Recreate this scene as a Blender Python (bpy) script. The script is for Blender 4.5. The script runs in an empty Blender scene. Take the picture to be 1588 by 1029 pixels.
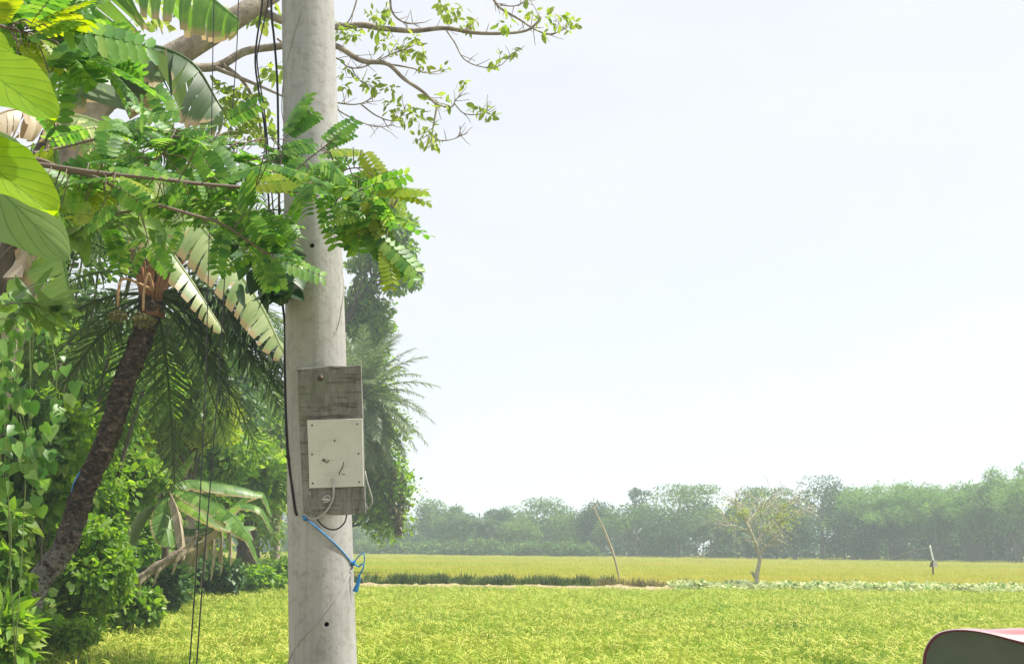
import bpy, bmesh, math
import numpy as np
from mathutils import Matrix, Vector

SC = bpy.context.scene
COL = SC.collection
R_ = math.radians

# ------------------------------------------------------------------ camera
IW, IH, FPX = 1588.0, 1029.0, 1917.0
CAM = np.array([0.0, 0.0, 2.2])
PITCH, ROLL = R_(9.81), R_(0.5)
F0 = np.array([0, math.cos(PITCH), math.sin(PITCH)])
R0 = np.array([1.0, 0, 0])
U0 = np.array([0, -math.sin(PITCH), math.cos(PITCH)])
CR = R0 * math.cos(ROLL) + U0 * math.sin(ROLL)
CU = U0 * math.cos(ROLL) - R0 * math.sin(ROLL)
cam_d = bpy.data.cameras.new("camera")
cam = bpy.data.objects.new("camera", cam_d)
COL.objects.link(cam)
cam.matrix_world = Matrix(((CR[0], CU[0], -F0[0], CAM[0]), (CR[1], CU[1], -F0[1], CAM[1]),
                           (CR[2], CU[2], -F0[2], CAM[2]), (0, 0, 0, 1)))
cam_d.sensor_width = 36.0
cam_d.lens = 36.0 * FPX / IW
cam_d.clip_start, cam_d.clip_end = 0.05, 6000
SC.camera = cam

# ------------------------------------------------------------------ light
SUN_EL, SUN_AZ = R_(61), R_(82)        # azimuth from +Y (view direction) towards +X (right)
w = bpy.data.worlds.new("World"); SC.world = w; w.use_nodes = True
nt = w.node_tree; nt.nodes.clear()
out = nt.nodes.new('ShaderNodeOutputWorld')
bg = nt.nodes.new('ShaderNodeBackground'); bg.inputs['Strength'].default_value = 0.106
sky = nt.nodes.new('ShaderNodeTexSky'); sky.sky_type = 'NISHITA'; sky.sun_disc = False
sky.sun_elevation = SUN_EL; sky.sun_rotation = SUN_AZ
sky.air_density = 1.0; sky.dust_density = 3.0; sky.ozone_density = 1.5
tcw = nt.nodes.new('ShaderNodeTexCoord')
mpw = nt.nodes.new('ShaderNodeMapping'); mpw.inputs['Scale'].default_value = (1.6, 1.6, 6.0)
nz = nt.nodes.new('ShaderNodeTexNoise'); nz.inputs['Scale'].default_value = 2.2
nz.inputs['Detail'].default_value = 6; nz.inputs['Roughness'].default_value = 0.62
rmp = nt.nodes.new('ShaderNodeMapRange')
rmp.inputs['From Min'].default_value = 0.42; rmp.inputs['From Max'].default_value = 0.75
rmp.inputs['To Min'].default_value = 0.86; rmp.inputs['To Max'].default_value = 1.0
mixw = nt.nodes.new('ShaderNodeMix'); mixw.data_type = 'RGBA'
mixw.inputs[7].default_value = (4.62, 4.66, 4.9, 1)      # thin white overcast veil
nt.links.new(tcw.outputs['Generated'], mpw.inputs['Vector'])
nt.links.new(mpw.outputs['Vector'], nz.inputs['Vector'])
nt.links.new(nz.outputs['Fac'], rmp.inputs['Value'])
nt.links.new(rmp.outputs['Result'], mixw.inputs[0])
nt.links.new(sky.outputs['Color'], mixw.inputs[6])
nt.links.new(mixw.outputs[2], bg.inputs['Color'])
nt.links.new(bg.outputs['Background'], out.inputs['Surface'])

sl = bpy.data.lights.new("sun", 'SUN'); sl.energy = 4.4; sl.angle = R_(1.0); sl.color = (1.0, 0.955, 0.87)
so = bpy.data.objects.new("sun", sl); COL.objects.link(so)
sd = Vector((math.cos(SUN_EL) * math.sin(SUN_AZ), math.cos(SUN_EL) * math.cos(SUN_AZ), math.sin(SUN_EL)))
so.rotation_euler = sd.to_track_quat('Z', 'Y').to_euler()
so.location = (30, 30, 60)

SC.view_settings.view_transform = 'Standard'; SC.view_settings.look = 'None'
SC.view_settings.gamma = 1.0; SC.view_settings.use_curve_mapping = False
SC.view_settings.exposure = 0.92
SC.render.engine = 'CYCLES'
SC.cycles.max_bounces = 8; SC.cycles.transparent_max_bounces = 8
SC.cycles.diffuse_bounces = 4; SC.cycles.transmission_bounces = 4; SC.cycles.volume_bounces = 2

# ------------------------------------------------------------------ helpers
def ray(px, py):
    d = F0 + CR * ((px - IW / 2) / FPX) + CU * ((IH / 2 - py) / FPX)
    return d / d[1]
def W(px, py, d):
    """world point that stands d metres ahead of the camera on the ray of photo pixel (px, py)"""
    return CAM + ray(px, py) * d
def mpp(d):
    return d / FPX
_bx = np.array([0, 14, 22, 34, 45, 60, 120, 220.]); _by = np.array([-5.0, -5.6, -7.0, -8.6, -8.6, -7.8, -10, -14.])
def xb(y):
    return np.interp(y, _bx, _by)
def sst(a, b, x):
    t = np.clip((x - a) / (b - a), 0, 1); return t * t * (3 - 2 * t)
def ground_h(x, y):
    x = np.asarray(x, float); y = np.asarray(y, float)
    e = xb(y)
    bank = 1.02 * sst(0, 1, (e + 0.35 - x) / 0.6) * (1 - sst(62, 67, y))
    road = 0.8 * (1 - sst(7.6, 9.6, y))
    bund = 0.74 * sst(41.4, 41.9, y) * (1 - sst(45.3, 45.8, y))
    return np.maximum(np.maximum(bank, road), bund)

class MB:
    def __init__(s): s.V = []; s.L = []; s.C = []; s.M = []; s.S = []; s.UV = []; s.n = 0
    def add(s, V, L, C, mi=0, smooth=True, uv=None):
        V = np.asarray(V, float).reshape(-1, 3); L = np.asarray(L, int).ravel(); C = np.asarray(C, int).ravel()
        s.V.append(V); s.L.append(L + s.n); s.C.append(C); s.M.append(np.full(len(C), mi)); s.S.append(np.full(len(C), smooth))
        s.UV.append(np.zeros((len(V), 2)) if uv is None else np.asarray(uv, float)); s.n += len(V); return s
    def faces(s, V, F, mi=0, smooth=True, uv=None):
        return s.add(V, [i for f in F for i in f], [len(f) for f in F], mi, smooth, uv)
    def mesh(s, name, mats, loc=(0, 0, 0), uv=False):
        V = np.concatenate(s.V) - np.asarray(loc, float); L = np.concatenate(s.L); C = np.concatenate(s.C)
        me = bpy.data.meshes.new(name)
        me.vertices.add(len(V)); me.vertices.foreach_set('co', V.astype(np.float32).ravel())
        me.loops.add(len(L)); me.loops.foreach_set('vertex_index', L.astype(np.int32))
        me.polygons.add(len(C)); st = np.concatenate([[0], np.cumsum(C)[:-1]])
        me.polygons.foreach_set('loop_start', st.astype(np.int32))
        me.polygons.foreach_set('material_index', np.concatenate(s.M).astype(np.int32))
        me.polygons.foreach_set('use_smooth', np.concatenate(s.S))
        if uv:
            l = me.uv_layers.new(name="UVMap"); l.data.foreach_set('uv', np.concatenate(s.UV)[L].astype(np.float32).ravel())
        me.update(calc_edges=True)
        for m in (mats if isinstance(mats, (list, tuple)) else [mats]): me.materials.append(m)
        return me
    def build(s, name, mats, parent=None, loc=None, uv=False):
        wl = np.zeros(3) if loc is None else np.asarray(loc, float)
        if parent is not None: wl = np.array(parent['_loc'] if '_loc' in parent else (0, 0, 0))
        o = bpy.data.objects.new(name, s.mesh(name, mats, wl, uv)); COL.objects.link(o)
        if parent is not None:
            o.parent = parent
            o['_loc'] = list(map(float, wl))
        else:
            o.location = wl; o['_loc'] = list(map(float, wl))
        return o

def tag(o, label, cat, group=None, kind=None):
    if label: o['label'] = label
    if cat: o['category'] = cat
    if group: o['group'] = group
    if kind: o['kind'] = kind
    return o
def thing(name, label, cat, loc, group=None):
    o = bpy.data.objects.new(name, None); COL.objects.link(o); o.empty_display_size = 0.2
    o.location = loc; o['_loc'] = [float(v) for v in loc]
    return tag(o, label, cat, group)

def spline(P, n):
    P = np.asarray(P, float); m = len(P)
    if m == 2: return P[0] + (P[1] - P[0]) * np.linspace(0, 1, n)[:, None]
    Q = np.vstack([2 * P[0] - P[1], P, 2 * P[-1] - P[-2]]); t = np.linspace(0, m - 1 - 1e-6, n); i = t.astype(int); u = (t - i)[:, None]
    a, b, c, d = Q[i], Q[i + 1], Q[i + 2], Q[i + 3]
    return 0.5 * ((2 * b) + (-a + c) * u + (2 * a - 5 * b + 4 * c - d) * u * u + (-a + 3 * b - 3 * c + d) * u ** 3)
def nrm(v): return v / (np.linalg.norm(v, axis=-1, keepdims=True) + 1e-12)
def tube(mb, P, r, n=8, mi=0, jit=None, rng=None, caps=True, smooth=True, flat=1.0):
    P = np.asarray(P, float); m = len(P); r = np.broadcast_to(np.asarray(r, float), (m,)) if np.ndim(r) == 0 or len(np.atleast_1d(r)) == m else np.interp(np.linspace(0, 1, m), np.linspace(0, 1, len(r)), r)
    T = nrm(np.gradient(P, axis=0)); a = np.array([0, 0, 1.0]) if abs(T[0][2]) < 0.9 else np.array([0, 1.0, 0])
    A = np.zeros((m, 3)); x = nrm(np.cross(T[0], a))
    for i in range(m):
        x = nrm(x - T[i] * np.dot(x, T[i])); A[i] = x
    B = np.cross(T, A); th = np.arange(n) / n * 2 * np.pi
    rr = r[:, None] * np.ones((1, n))
    if jit is not None: rr = rr * (1 + jit * rng.normal(size=(m, n)))
    V = P[:, None] + rr[..., None] * (A[:, None] * np.cos(th)[None, :, None] + flat * B[:, None] * np.sin(th)[None, :, None])
    i, j = np.meshgrid(np.arange(m - 1), np.arange(n), indexing='ij'); j2 = (j + 1) % n
    L = np.stack([i * n + j, i * n + j2, (i + 1) * n + j2, (i + 1) * n + j], -1).reshape(-1)
    C = np.full((m - 1) * n, 4); uv = np.stack([np.repeat(np.linspace(0, 1, m), n), np.tile(th / 6.2832, m)], 1)
    if caps:
        L = np.concatenate([L, np.arange(n)[::-1], (m - 1) * n + np.arange(n)]); C = np.concatenate([C, [n, n]])
    return mb.add(V.reshape(-1, 3), L, C, mi, smooth, uv)
def ptube(mb, pts, rpx, n=8, k=24, mi=0, **kw):
    """tube through (px,py,d) photo points; rpx = half widths in photo pixels"""
    P = spline([W(*p) for p in pts], k); dd = np.interp(np.linspace(0, 1, k), np.linspace(0, 1, len(pts)), [p[2] for p in pts])
    rp = np.interp(np.linspace(0, 1, k), np.linspace(0, 1, len(np.atleast_1d(rpx))), np.atleast_1d(rpx)) * dd / FPX
    tube(mb, P, rp, n, mi, **kw); return P
def box(mb, c, s, mi=0, R=None):
    v = np.array([[x, y, z] for x in (-.5, .5) for y in (-.5, .5) for z in (-.5, .5)]) * np.asarray(s, float)
    if R is not None: v = v @ np.asarray(R).T
    return mb.faces(v + np.asarray(c, float), [(0, 1, 3, 2), (4, 6, 7, 5), (0, 4, 5, 1), (2, 3, 7, 6), (0, 2, 6, 4), (1, 5, 7, 3)], mi, False)
def rock(mb, c, r, rng, mi=0, seg=10, rings=7, jit=.12, sq=(1, 1, 1)):
    th = np.arange(seg) / seg * 2 * np.pi; ph = np.linspace(0.02, np.pi - .02, rings)
    V = np.stack([np.outer(np.sin(ph), np.cos(th)), np.outer(np.sin(ph), np.sin(th)), np.outer(np.cos(ph), np.ones(seg))], -1)
    V = V * (1 + jit * rng.normal(size=(rings, seg, 1))) * r * np.array(sq) + np.asarray(c)
    F = [(i * seg + j, (i + 1) * seg + j, (i + 1) * seg + (j + 1) % seg, i * seg + (j + 1) % seg) for i in range(rings - 1) for j in range(seg)]
    return mb.faces(V.reshape(-1, 3), F, mi)

def scatter(mb, T, P, D, N, S, mi=0):
    """copies of leaf template T=(verts,loops,counts) at P, along D, facing N, scaled S"""
    tv, tl, tc = T; P = np.asarray(P, float); n = len(P)
    if n == 0: return mb
    X = nrm(D); Z = nrm(N - X * np.sum(N * X, -1, keepdims=True)); Y = np.cross(Z, X)
    S = np.broadcast_to(np.asarray(S, float).reshape(-1, 1, 1), (n, 1, 1))
    V = P[:, None] + S * (tv[None, :, 0:1] * X[:, None] + tv[None, :, 1:2] * Y[:, None] + tv[None, :, 2:3] * Z[:, None])
    L = (tl[None] + (np.arange(n) * len(tv))[:, None]).ravel()
    return mb.add(V.reshape(-1, 3), L, np.tile(tc, n), mi, True)
def tmpl(V, F):
    return np.asarray(V, float), np.array([i for f in F for i in f]), np.array([len(f) for f in F])
def tmerge(parts):
    V, L, C, n = [], [], [], 0
    for v, l, c in parts: V.append(v); L.append(l + n); C.append(c); n += len(v)
    return np.concatenate(V), np.concatenate(L), np.concatenate(C)
def txf(T, D, N, P, s):
    mb = MB(); scatter(mb, T, np.array([P]), np.array([D], float), np.array([N], float), s); return mb.V[0], T[1], T[2]

def T_dia(wd=.25, fold=.06, dr=-.1):
    return tmpl([(0, 0, 0), (.42, -wd, fold), (1, 0, dr), (.42, wd, fold)], [(0, 1, 2), (0, 2, 3)])
def T_oval(wd=.3, fold=.05, dr=-.12, tip=1.0, base=.0):
    xs = [.0, .18, .45, .75, 1.0]; ws = [base, .72, 1.0, .72, .0 if tip > .5 else .35]
    V = []; 
    for x, q in zip(xs, ws): V += [(x, -wd * q, fold * q + dr * x * x), (x, 0, dr * x * x), (x, wd * q, fold * q + dr * x * x)]
    F = []
    for i in range(4):
        a = 3 * i; F += [(a, a + 3, a + 4, a + 1), (a + 1, a + 4, a + 5, a + 2)]
    return tmpl(V, F)
def T_heart(wd=.42, fold=.08, dr=-.2):
    xs = [-.12, 0.02, .2, .45, .72, 1.0]; ws = [.55, .95, 1.05, .85, .45, .0]
    V = []
    for x, q in zip(xs, ws): V += [(x, -wd * q, fold * q + dr * x * x), (max(x, 0.0), 0, dr * x * x), (x, wd * q, fold * q + dr * x * x)]
    F = []
    for i in range(5):
        a = 3 * i; F += [(a, a + 3, a + 4, a + 1), (a + 1, a + 4, a + 5, a + 2)]
    return tmpl(V, F)
def T_blade(wd=.03, dr=-.25):
    xs = [0, .35, .7, 1.]; V = []; 
    for x, q in zip(xs, [.6, 1, .8, .05]): V += [(x, -wd * q, dr * x * x), (x, wd * q, dr * x * x)]
    return tmpl(V, [(0, 2, 3, 1), (2, 4, 5, 3), (4, 6, 7, 5)])
def T_pinn(n=9, ll=.22, lw=.32, droop=-.18, fold=.25, rw=.008, swp=.35, leaf=None, taper=.75):
    """pinnate leaf: rachis along +X and n leaflet pairs"""
    leaf = leaf or T_oval(lw, .02, -.06, tip=.2, base=.25); parts = []
    xs = np.linspace(.0, 1., 7); z = droop * xs ** 2
    V = []
    for x, q in zip(xs, z): V += [(x, -rw, q), (x, rw, q), (x, 0, q + rw * 1.4)]
    F = []
    for i in range(6):
        a = 3 * i; F += [(a, a + 3, a + 4, a + 1), (a, a + 2, a + 5, a + 3), (a + 1, a + 4, a + 5, a + 2)]
    parts.append(tmpl(V, F))
    for i in range(n):
        t = .1 + .9 * (i + .5) / n; sc = ll * (1 - (1 - taper) * abs(2 * t - 1.1))
        for sgn in (-1, 1):
            s2 = swp + .25 * (t > .93)
            parts.append(txf(leaf, (s2, sgn, -.25 + fold * .4), (0, -sgn * fold, 1), (t, sgn * rw, droop * t * t), sc))
    return tmerge(parts)
def T_palm(n=7, l=.9, wd=.1):
    """palmate tuft of leaflets"""
    leaf = T_oval(wd, .02, -.2); parts = []
    for i in range(n):
        a = (i - (n - 1) / 2) * 2.0 / n * 1.2
        parts.append(txf(leaf, (math.cos(a), math.sin(a), -.15), (0, 0, 1), (0, 0, 0), l))
    return tmerge(parts)

def rdir(rng, n): return nrm(rng.normal(size=(n, 3)))
def clump_leaves(mb, rng, C, Rr, n, T, size, up=.55, droop=.35, flat=.75, mi=0, sv=.35, shell=.45, nn=.45):
    """n leaves in every clump centre C (radius Rr), spread through its volume"""
    C = np.asarray(C, float); Rr = np.broadcast_to(np.asarray(Rr, float), (len(C),))
    ci = np.repeat(np.arange(len(C)), n); m = len(ci)
    d = rdir(rng, m); u = rng.random(m) ** shell
    P = C[ci] + d * (Rr[ci] * u)[:, None] * np.array([1, 1, flat])
    N = nrm(d * .55 + np.array([0, 0, up]) + rng.normal(size=(m, 3)) * nn)
    D = d + rng.normal(size=(m, 3)) * .8; D[:, 2] -= droop
    return scatter(mb, T, P, D, N, size * (1 + sv * rng.normal(size=m)).clip(.4, 2), mi)

# ------------------------------------------------------------------ materials
def newmat(name):
    m = bpy.data.materials.new(name); m.use_nodes = True; t = m.node_tree; t.nodes.clear()
    o = t.nodes.new('ShaderNodeOutputMaterial'); return m, t, o
def nd(t, k, **kw):
    n = t.nodes.new(k)
    for a, b in kw.items():
        if a.startswith('i_'): n.inputs[a[2:].replace('_', ' ')].default_value = b
        else: setattr(n, a, b)
    return n
def ramp(t, src, stops):
    r = t.nodes.new('ShaderNodeValToRGB'); el = r.color_ramp.elements
    while len(el) > 1: el.remove(el[-1])
    el[0].position, el[0].color = stops[0][0], (*stops[0][1], 1)
    for p, c in stops[1:]:
        e = el.new(p); e.color = (*c, 1)
    t.links.new(src, r.inputs['Fac']); return r.outputs['Color']
def noise(t, scale, detail=4, rough=.55, vec=None, stretch=None, kind='Object'):
    tc = t.nodes.new('ShaderNodeTexCoord'); v = tc.outputs[kind]
    if stretch is not None:
        mp = t.nodes.new('ShaderNodeMapping'); mp.inputs['Scale'].default_value = stretch; t.links.new(v, mp.inputs['Vector']); v = mp.outputs['Vector']
    n = nd(t, 'ShaderNodeTexNoise', i_Scale=scale, i_Detail=detail, i_Roughness=rough); t.links.new(v, n.inputs['Vector']); return n.outputs['Fac']
def leafmat(name, cols, trans=.42, tcol=None, rough=.42, patch=None, spec=.35):
    """leaf: every leaf (mesh island) gets its own tone; light also passes through it"""
    m, t, o = newmat(name); g = t.nodes.new('ShaderNodeNewGeometry')
    oi = t.nodes.new('ShaderNodeObjectInfo')
    ad = nd(t, 'ShaderNodeMath', operation='MULTIPLY_ADD'); ad.inputs[1].default_value = .25
    t.links.new(oi.outputs['Random'], ad.inputs[0])
    mu = nd(t, 'ShaderNodeMath', operation='MULTIPLY'); mu.inputs[1].default_value = .75
    t.links.new(g.outputs['Random Per Island'], mu.inputs[0]); t.links.new(mu.outputs[0], ad.inputs[2])
    n = len(cols); c = ramp(t, ad.outputs[0], [(i / max(n - 1, 1), k) for i, k in enumerate(cols)])
    # blotches, dust and a few brown spots on the blades
    nb = nd(t, 'ShaderNodeTexNoise', i_Scale=38.0, i_Detail=5.0, i_Roughness=.65); t.links.new(g.outputs['Position'], nb.inputs['Vector'])
    bl = ramp(t, nb.outputs['Fac'], [(.30, (.62, .66, .60)), (.5, (1, 1, 1)), (.66, (1.0, 1.0, .95)), (.74, (.85, .62, .45))])
    mb_ = nd(t, 'ShaderNodeMix', data_type='RGBA', blend_type='MULTIPLY'); mb_.inputs[0].default_value = .55; t.links.new(c, mb_.inputs[6]); t.links.new(bl, mb_.inputs[7]); c = mb_.outputs[2]
    p = nd(t, 'ShaderNodeBsdfPrincipled', i_Roughness=rough); p.inputs['Specular IOR Level'].default_value = spec
    t.links.new(c, p.inputs['Base Color'])
    tr = t.nodes.new('ShaderNodeBsdfTranslucent'); hs = nd(t, 'ShaderNodeHueSaturation', i_Hue=.487, i_Saturation=1.1, i_Value=1.5)
    t.links.new(c, hs.inputs['Color']); t.links.new(hs.outputs[0], tr.inputs['Color'])
    mx = nd(t, 'ShaderNodeMixShader'); mx.inputs[0].default_value = trans
    t.links.new(p.outputs[0], mx.inputs[1]); t.links.new(tr.outputs[0], mx.inputs[2]); t.links.new(mx.outputs[0], o.inputs['Surface']); return m
def plain(name, col, rough=.6, metal=0, bump=0, bscale=40, var=.15, nscale=6, spec=.4, stretch=None):
    m, t, o = newmat(name); p = nd(t, 'ShaderNodeBsdfPrincipled', i_Roughness=rough, i_Metallic=metal); p.inputs['Specular IOR Level'].default_value = spec
    f = noise(t, nscale, 5, .6, stretch=stretch); a = np.array(col)
    t.links.new(ramp(t, f, [(.25, tuple(a * (1 - var))), (.75, tuple(np.minimum(a * (1 + var), 1)))]), p.inputs['Base Color'])
    if bump:
        b = nd(t, 'ShaderNodeBump', i_Strength=bump, i_Distance=.02); t.links.new(noise(t, bscale, 4, stretch=stretch), b.inputs['Height']); t.links.new(b.outputs[0], p.inputs['Normal'])
    t.links.new(p.outputs[0], o.inputs['Surface']); return m
def bark(name, stops, scale=9, stretch=(1, 1, .35), bump=.9, bscale=22):
    m, t, o = newmat(name); p = nd(t, 'ShaderNodeBsdfPrincipled', i_Roughness=.88); p.inputs['Specular IOR Level'].default_value = .2
    f = noise(t, scale, 8, .68, stretch=stretch)
    t.links.new(ramp(t, f, stops), p.inputs['Base Color'])
    b = nd(t, 'ShaderNodeBump', i_Strength=bump, i_Distance=.03); t.links.new(noise(t, bscale, 5, .6, stretch=stretch), b.inputs['Height']); t.links.new(b.outputs[0], p.inputs['Normal'])
    t.links.new(p.outputs[0], o.inputs['Surface']); return m

M = {}
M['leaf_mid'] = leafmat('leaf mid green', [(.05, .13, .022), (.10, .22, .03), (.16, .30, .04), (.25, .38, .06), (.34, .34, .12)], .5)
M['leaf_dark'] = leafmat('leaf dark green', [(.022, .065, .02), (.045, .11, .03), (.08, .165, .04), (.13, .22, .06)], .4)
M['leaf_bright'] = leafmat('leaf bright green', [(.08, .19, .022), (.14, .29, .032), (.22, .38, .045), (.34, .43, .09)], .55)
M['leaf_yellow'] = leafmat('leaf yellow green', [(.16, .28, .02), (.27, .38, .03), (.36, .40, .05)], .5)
M['leaf_cassia'] = leafmat('pinnate leaf green', [(.04, .12, .03), (.075, .21, .035), (.125, .30, .045), (.20, .38, .06), (.34, .44, .12)], .52)
M['leaf_palm'] = leafmat('palm leaflet grey green', [(.04, .085, .03), (.08, .145, .045), (.15, .22, .075)], .42)
M['leaf_palm_grey'] = leafmat('light grey palm leaflet', [(.07, .12, .05), (.13, .19, .08), (.22, .27, .13)], .4)  # lighter, greyer leaflet tone for the far palm
M['leaf_palmdead'] = leafmat('palm leaflet dry', [(.16, .12, .06), (.30, .24, .12), (.22, .2, .08)], .3)
M['leaf_sparse'] = leafmat('sparse leaflet', [(.14, .23, .04), (.22, .33, .05), (.34, .40, .08)], .55)
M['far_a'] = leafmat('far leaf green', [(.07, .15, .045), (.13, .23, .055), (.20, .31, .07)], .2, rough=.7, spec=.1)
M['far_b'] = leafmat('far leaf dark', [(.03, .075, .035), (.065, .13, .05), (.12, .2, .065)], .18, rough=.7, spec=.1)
M['far_c'] = leafmat('far bamboo leaf', [(.10, .22, .06), (.19, .34, .08), (.28, .42, .11)], .3, rough=.7, spec=.1)
M['bark_grey'] = bark('grey mottled bark', [(.3, (.10, .085, .065)), (.45, (.26, .22, .17)), (.6, (.38, .33, .26)), (.75, (.5, .46, .38))], 5, (1, 1, .6))
M['bark_dark'] = bark('dark bark', [(.3, (.035, .028, .02)), (.7, (.15, .12, .085))])
M['bark_pale'] = bark('pale bark', [(.3, (.2, .17, .12)), (.7, (.5, .44, .34))], 6)
M['twig'] = plain('twig brown', (.16, .125, .095), .8)
M['twig_pale'] = plain('twig pale tan', (.42, .36, .24), .8)
M['stemgreen'] = plain('green stem', (.14, .2, .05), .6)
M['straw'] = plain('dry straw', (.42, .33, .2), .85)
# ------------------------------------------------------------------ ground and fields
def ground():
    ys = np.unique(np.concatenate([np.linspace(-60, 6, 23), np.linspace(6, 70, 161), np.linspace(70, 260, 39), np.geomspace(260, 3000, 14)]))
    xs = np.unique(np.concatenate([-np.geomspace(20, 2500, 16), np.linspace(-20, 24, 177), np.geomspace(24, 2500, 16)]))
    X, Y = np.meshgrid(xs, ys, indexing='ij'); rng = np.random.default_rng(5)
    Z = ground_h(X, Y); Z += (rng.random(Z.shape) - .5) * .05 * (np.abs(X) < 22) * (Y < 80)
    nx, ny = X.shape; i, j = np.meshgrid(np.arange(nx - 1), np.arange(ny - 1), indexing='ij'); a = i * ny + j
    m, t, o = newmat('soil and weeds'); p = nd(t, 'ShaderNodeBsdfPrincipled', i_Roughness=.95)
    t.links.new(ramp(t, noise(t, 1.3, 8, .65), [(.3, (.09, .10, .03)), (.5, (.2, .17, .085)), (.7, (.12, .15, .04))]), p.inputs['Base Color'])
    t.links.new(p.outputs[0], o.inputs['Surface'])
    mb = MB(); mb.add(np.stack([X, Y, Z], -1).reshape(-1, 3), np.stack([a, a + ny, a + ny + 1, a + 1], -1).ravel(), np.full(a.size, 4))
    tag(mb.build('ground', m), None, None, kind='structure')
ground()

def bund():
    """bare soil of the raised path between the two fields: a lumpy sheet lying on the bund"""
    rng = np.random.default_rng(6); xs = np.linspace(-7.5, 6.2, 110); ys = np.linspace(41.75, 45.2, 16)
    X, Y = np.meshgrid(xs, ys, indexing='ij'); Z = .79 + .05 * rng.random(X.shape) + .05 * np.sin(X * 2.1) * np.sin(Y * 3)
    Z += .05 * (rng.random(X.shape) > .95)
    Z[:, 0] = .5; Z[:, -1] = .5; Z[0] = .5; Z[-1] = .5; ny = len(ys)
    i, j = np.meshgrid(np.arange(len(xs) - 1), np.arange(ny - 1), indexing='ij'); a = i * ny + j
    m, t, o = newmat('bare tan soil'); p = nd(t, 'ShaderNodeBsdfPrincipled', i_Roughness=.95)
    t.links.new(ramp(t, noise(t, 2.4, 8, .7), [(.3, (.16, .12, .06)), (.5, (.34, .26, .14)), (.7, (.46, .36, .2))]), p.inputs['Base Color'])
    t.links.new(p.outputs[0], o.inputs['Surface'])
    mb = MB(); mb.add(np.stack([X, Y, Z], -1).reshape(-1, 3), np.stack([a, a + ny, a + ny + 1, a + 1], -1).ravel(), np.full(a.size, 4))
    tag(mb.build('path', m), None, None, kind='structure')
bund()

def field_mat(name, cols, seedofs=0, trans=.35, scale=.12, stretch=(1, 1, 1), isl=.5):
    m, t, o = newmat(name); g = t.nodes.new('ShaderNodeNewGeometry'); oi = t.nodes.new('ShaderNodeObjectInfo')
    mp = nd(t, 'ShaderNodeMapping'); mp.inputs['Scale'].default_value = stretch; mp.inputs['Location'].default_value = (seedofs, seedofs, 0)
    t.links.new(g.outputs['Position'], mp.inputs['Vector'])
    n = nd(t, 'ShaderNodeTexNoise', i_Scale=scale, i_Detail=5.0, i_Roughness=.6); t.links.new(mp.outputs[0], n.inputs['Vector'])
    a = nd(t, 'ShaderNodeMath', operation='MULTIPLY_ADD'); a.inputs[1].default_value = isl; t.links.new(g.outputs['Random Per Island'], a.inputs[0])
    s = nd(t, 'ShaderNodeMath', operation='MULTIPLY_ADD'); s.inputs[1].default_value = 1.9; s.inputs[2].default_value = -.45 - isl / 2
    t.links.new(n.outputs['Fac'], s.inputs[0]); t.links.new(s.outputs[0], a.inputs[2])
    c = ramp(t, a.outputs[0], [(i / (len(cols) - 1), k) for i, k in enumerate(cols)])
    p = nd(t, 'ShaderNodeBsdfPrincipled', i_Roughness=.55); p.inputs['Specular IOR Level'].default_value = .25; t.links.new(c, p.inputs['Base Color'])
    tr = t.nodes.new('ShaderNodeBsdfTranslucent'); t.links.new(c, tr.inputs['Color'])
    mx = nd(t, 'ShaderNodeMixShader'); mx.inputs[0].default_value = trans
    t.links.new(p.outputs[0], mx.inputs[1]); t.links.new(tr.outputs[0], mx.inputs[2]); t.links.new(mx.outputs[0], o.inputs['Surface']); return m

def rice_patch(name, mats, seed, size, n, h0, h1, wd, blades=3, pan=1.0):
    rng = np.random.default_rng(seed); mb = MB()
    P = np.zeros((n, 3)); P[:, :2] = (rng.random((n, 2)) - .5) * size
    # leaf blades
    k = n * blades; Pb = np.repeat(P, blades, 0) + rng.normal(size=(k, 3)) * [.02, .02, 0]
    H = h0 + (h1 - h0) * rng.random(k); Pb[:, 2] = H * .3
    az = rng.random(k) * 6.283; tilt = .12 + .45 * rng.random(k) ** 1.5
    D = np.stack([np.cos(az) * tilt, np.sin(az) * tilt, np.ones(k)], 1); N = np.stack([-np.cos(az), -np.sin(az), tilt], 1)
    scatter(mb, T_blade(wd, -.22), Pb, D, N, H * .78, 0)
    q = int(n * pan); i = rng.choice(n, q, replace=q > n); Pp = P[i] + rng.normal(size=(q, 3)) * [.03, .03, 0]; Pp[:, 2] = h1 * (.74 + .16 * rng.random(q))
    az = rng.random(q) * 6.283; D = np.stack([np.cos(az), np.sin(az), (.8 + 1.0 * rng.random(q))], 1); N = np.stack([-np.cos(az) * .5, -np.sin(az) * .5, np.ones(q)], 1)
    V = []; xs = [0, .3, .6, .85, 1]; 
    for x, ww in zip(xs, [.02, .07, .085, .06, .01]): V += [(x, -ww, -.55 * x * x), (x, 0, -.55 * x * x + ww), (x, ww, -.55 * x * x)]
    F = [f for a in range(0, 12, 3) for f in ((a, a + 3, a + 4, a + 1), (a + 1, a + 4, a + 5, a + 2))]
    scatter(mb, tmpl(V, F), Pp, D, N, .085 + .03 * rng.random(q), 1)
    return bpy.data.objects.new(name, mb.mesh(name, mats))
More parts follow.
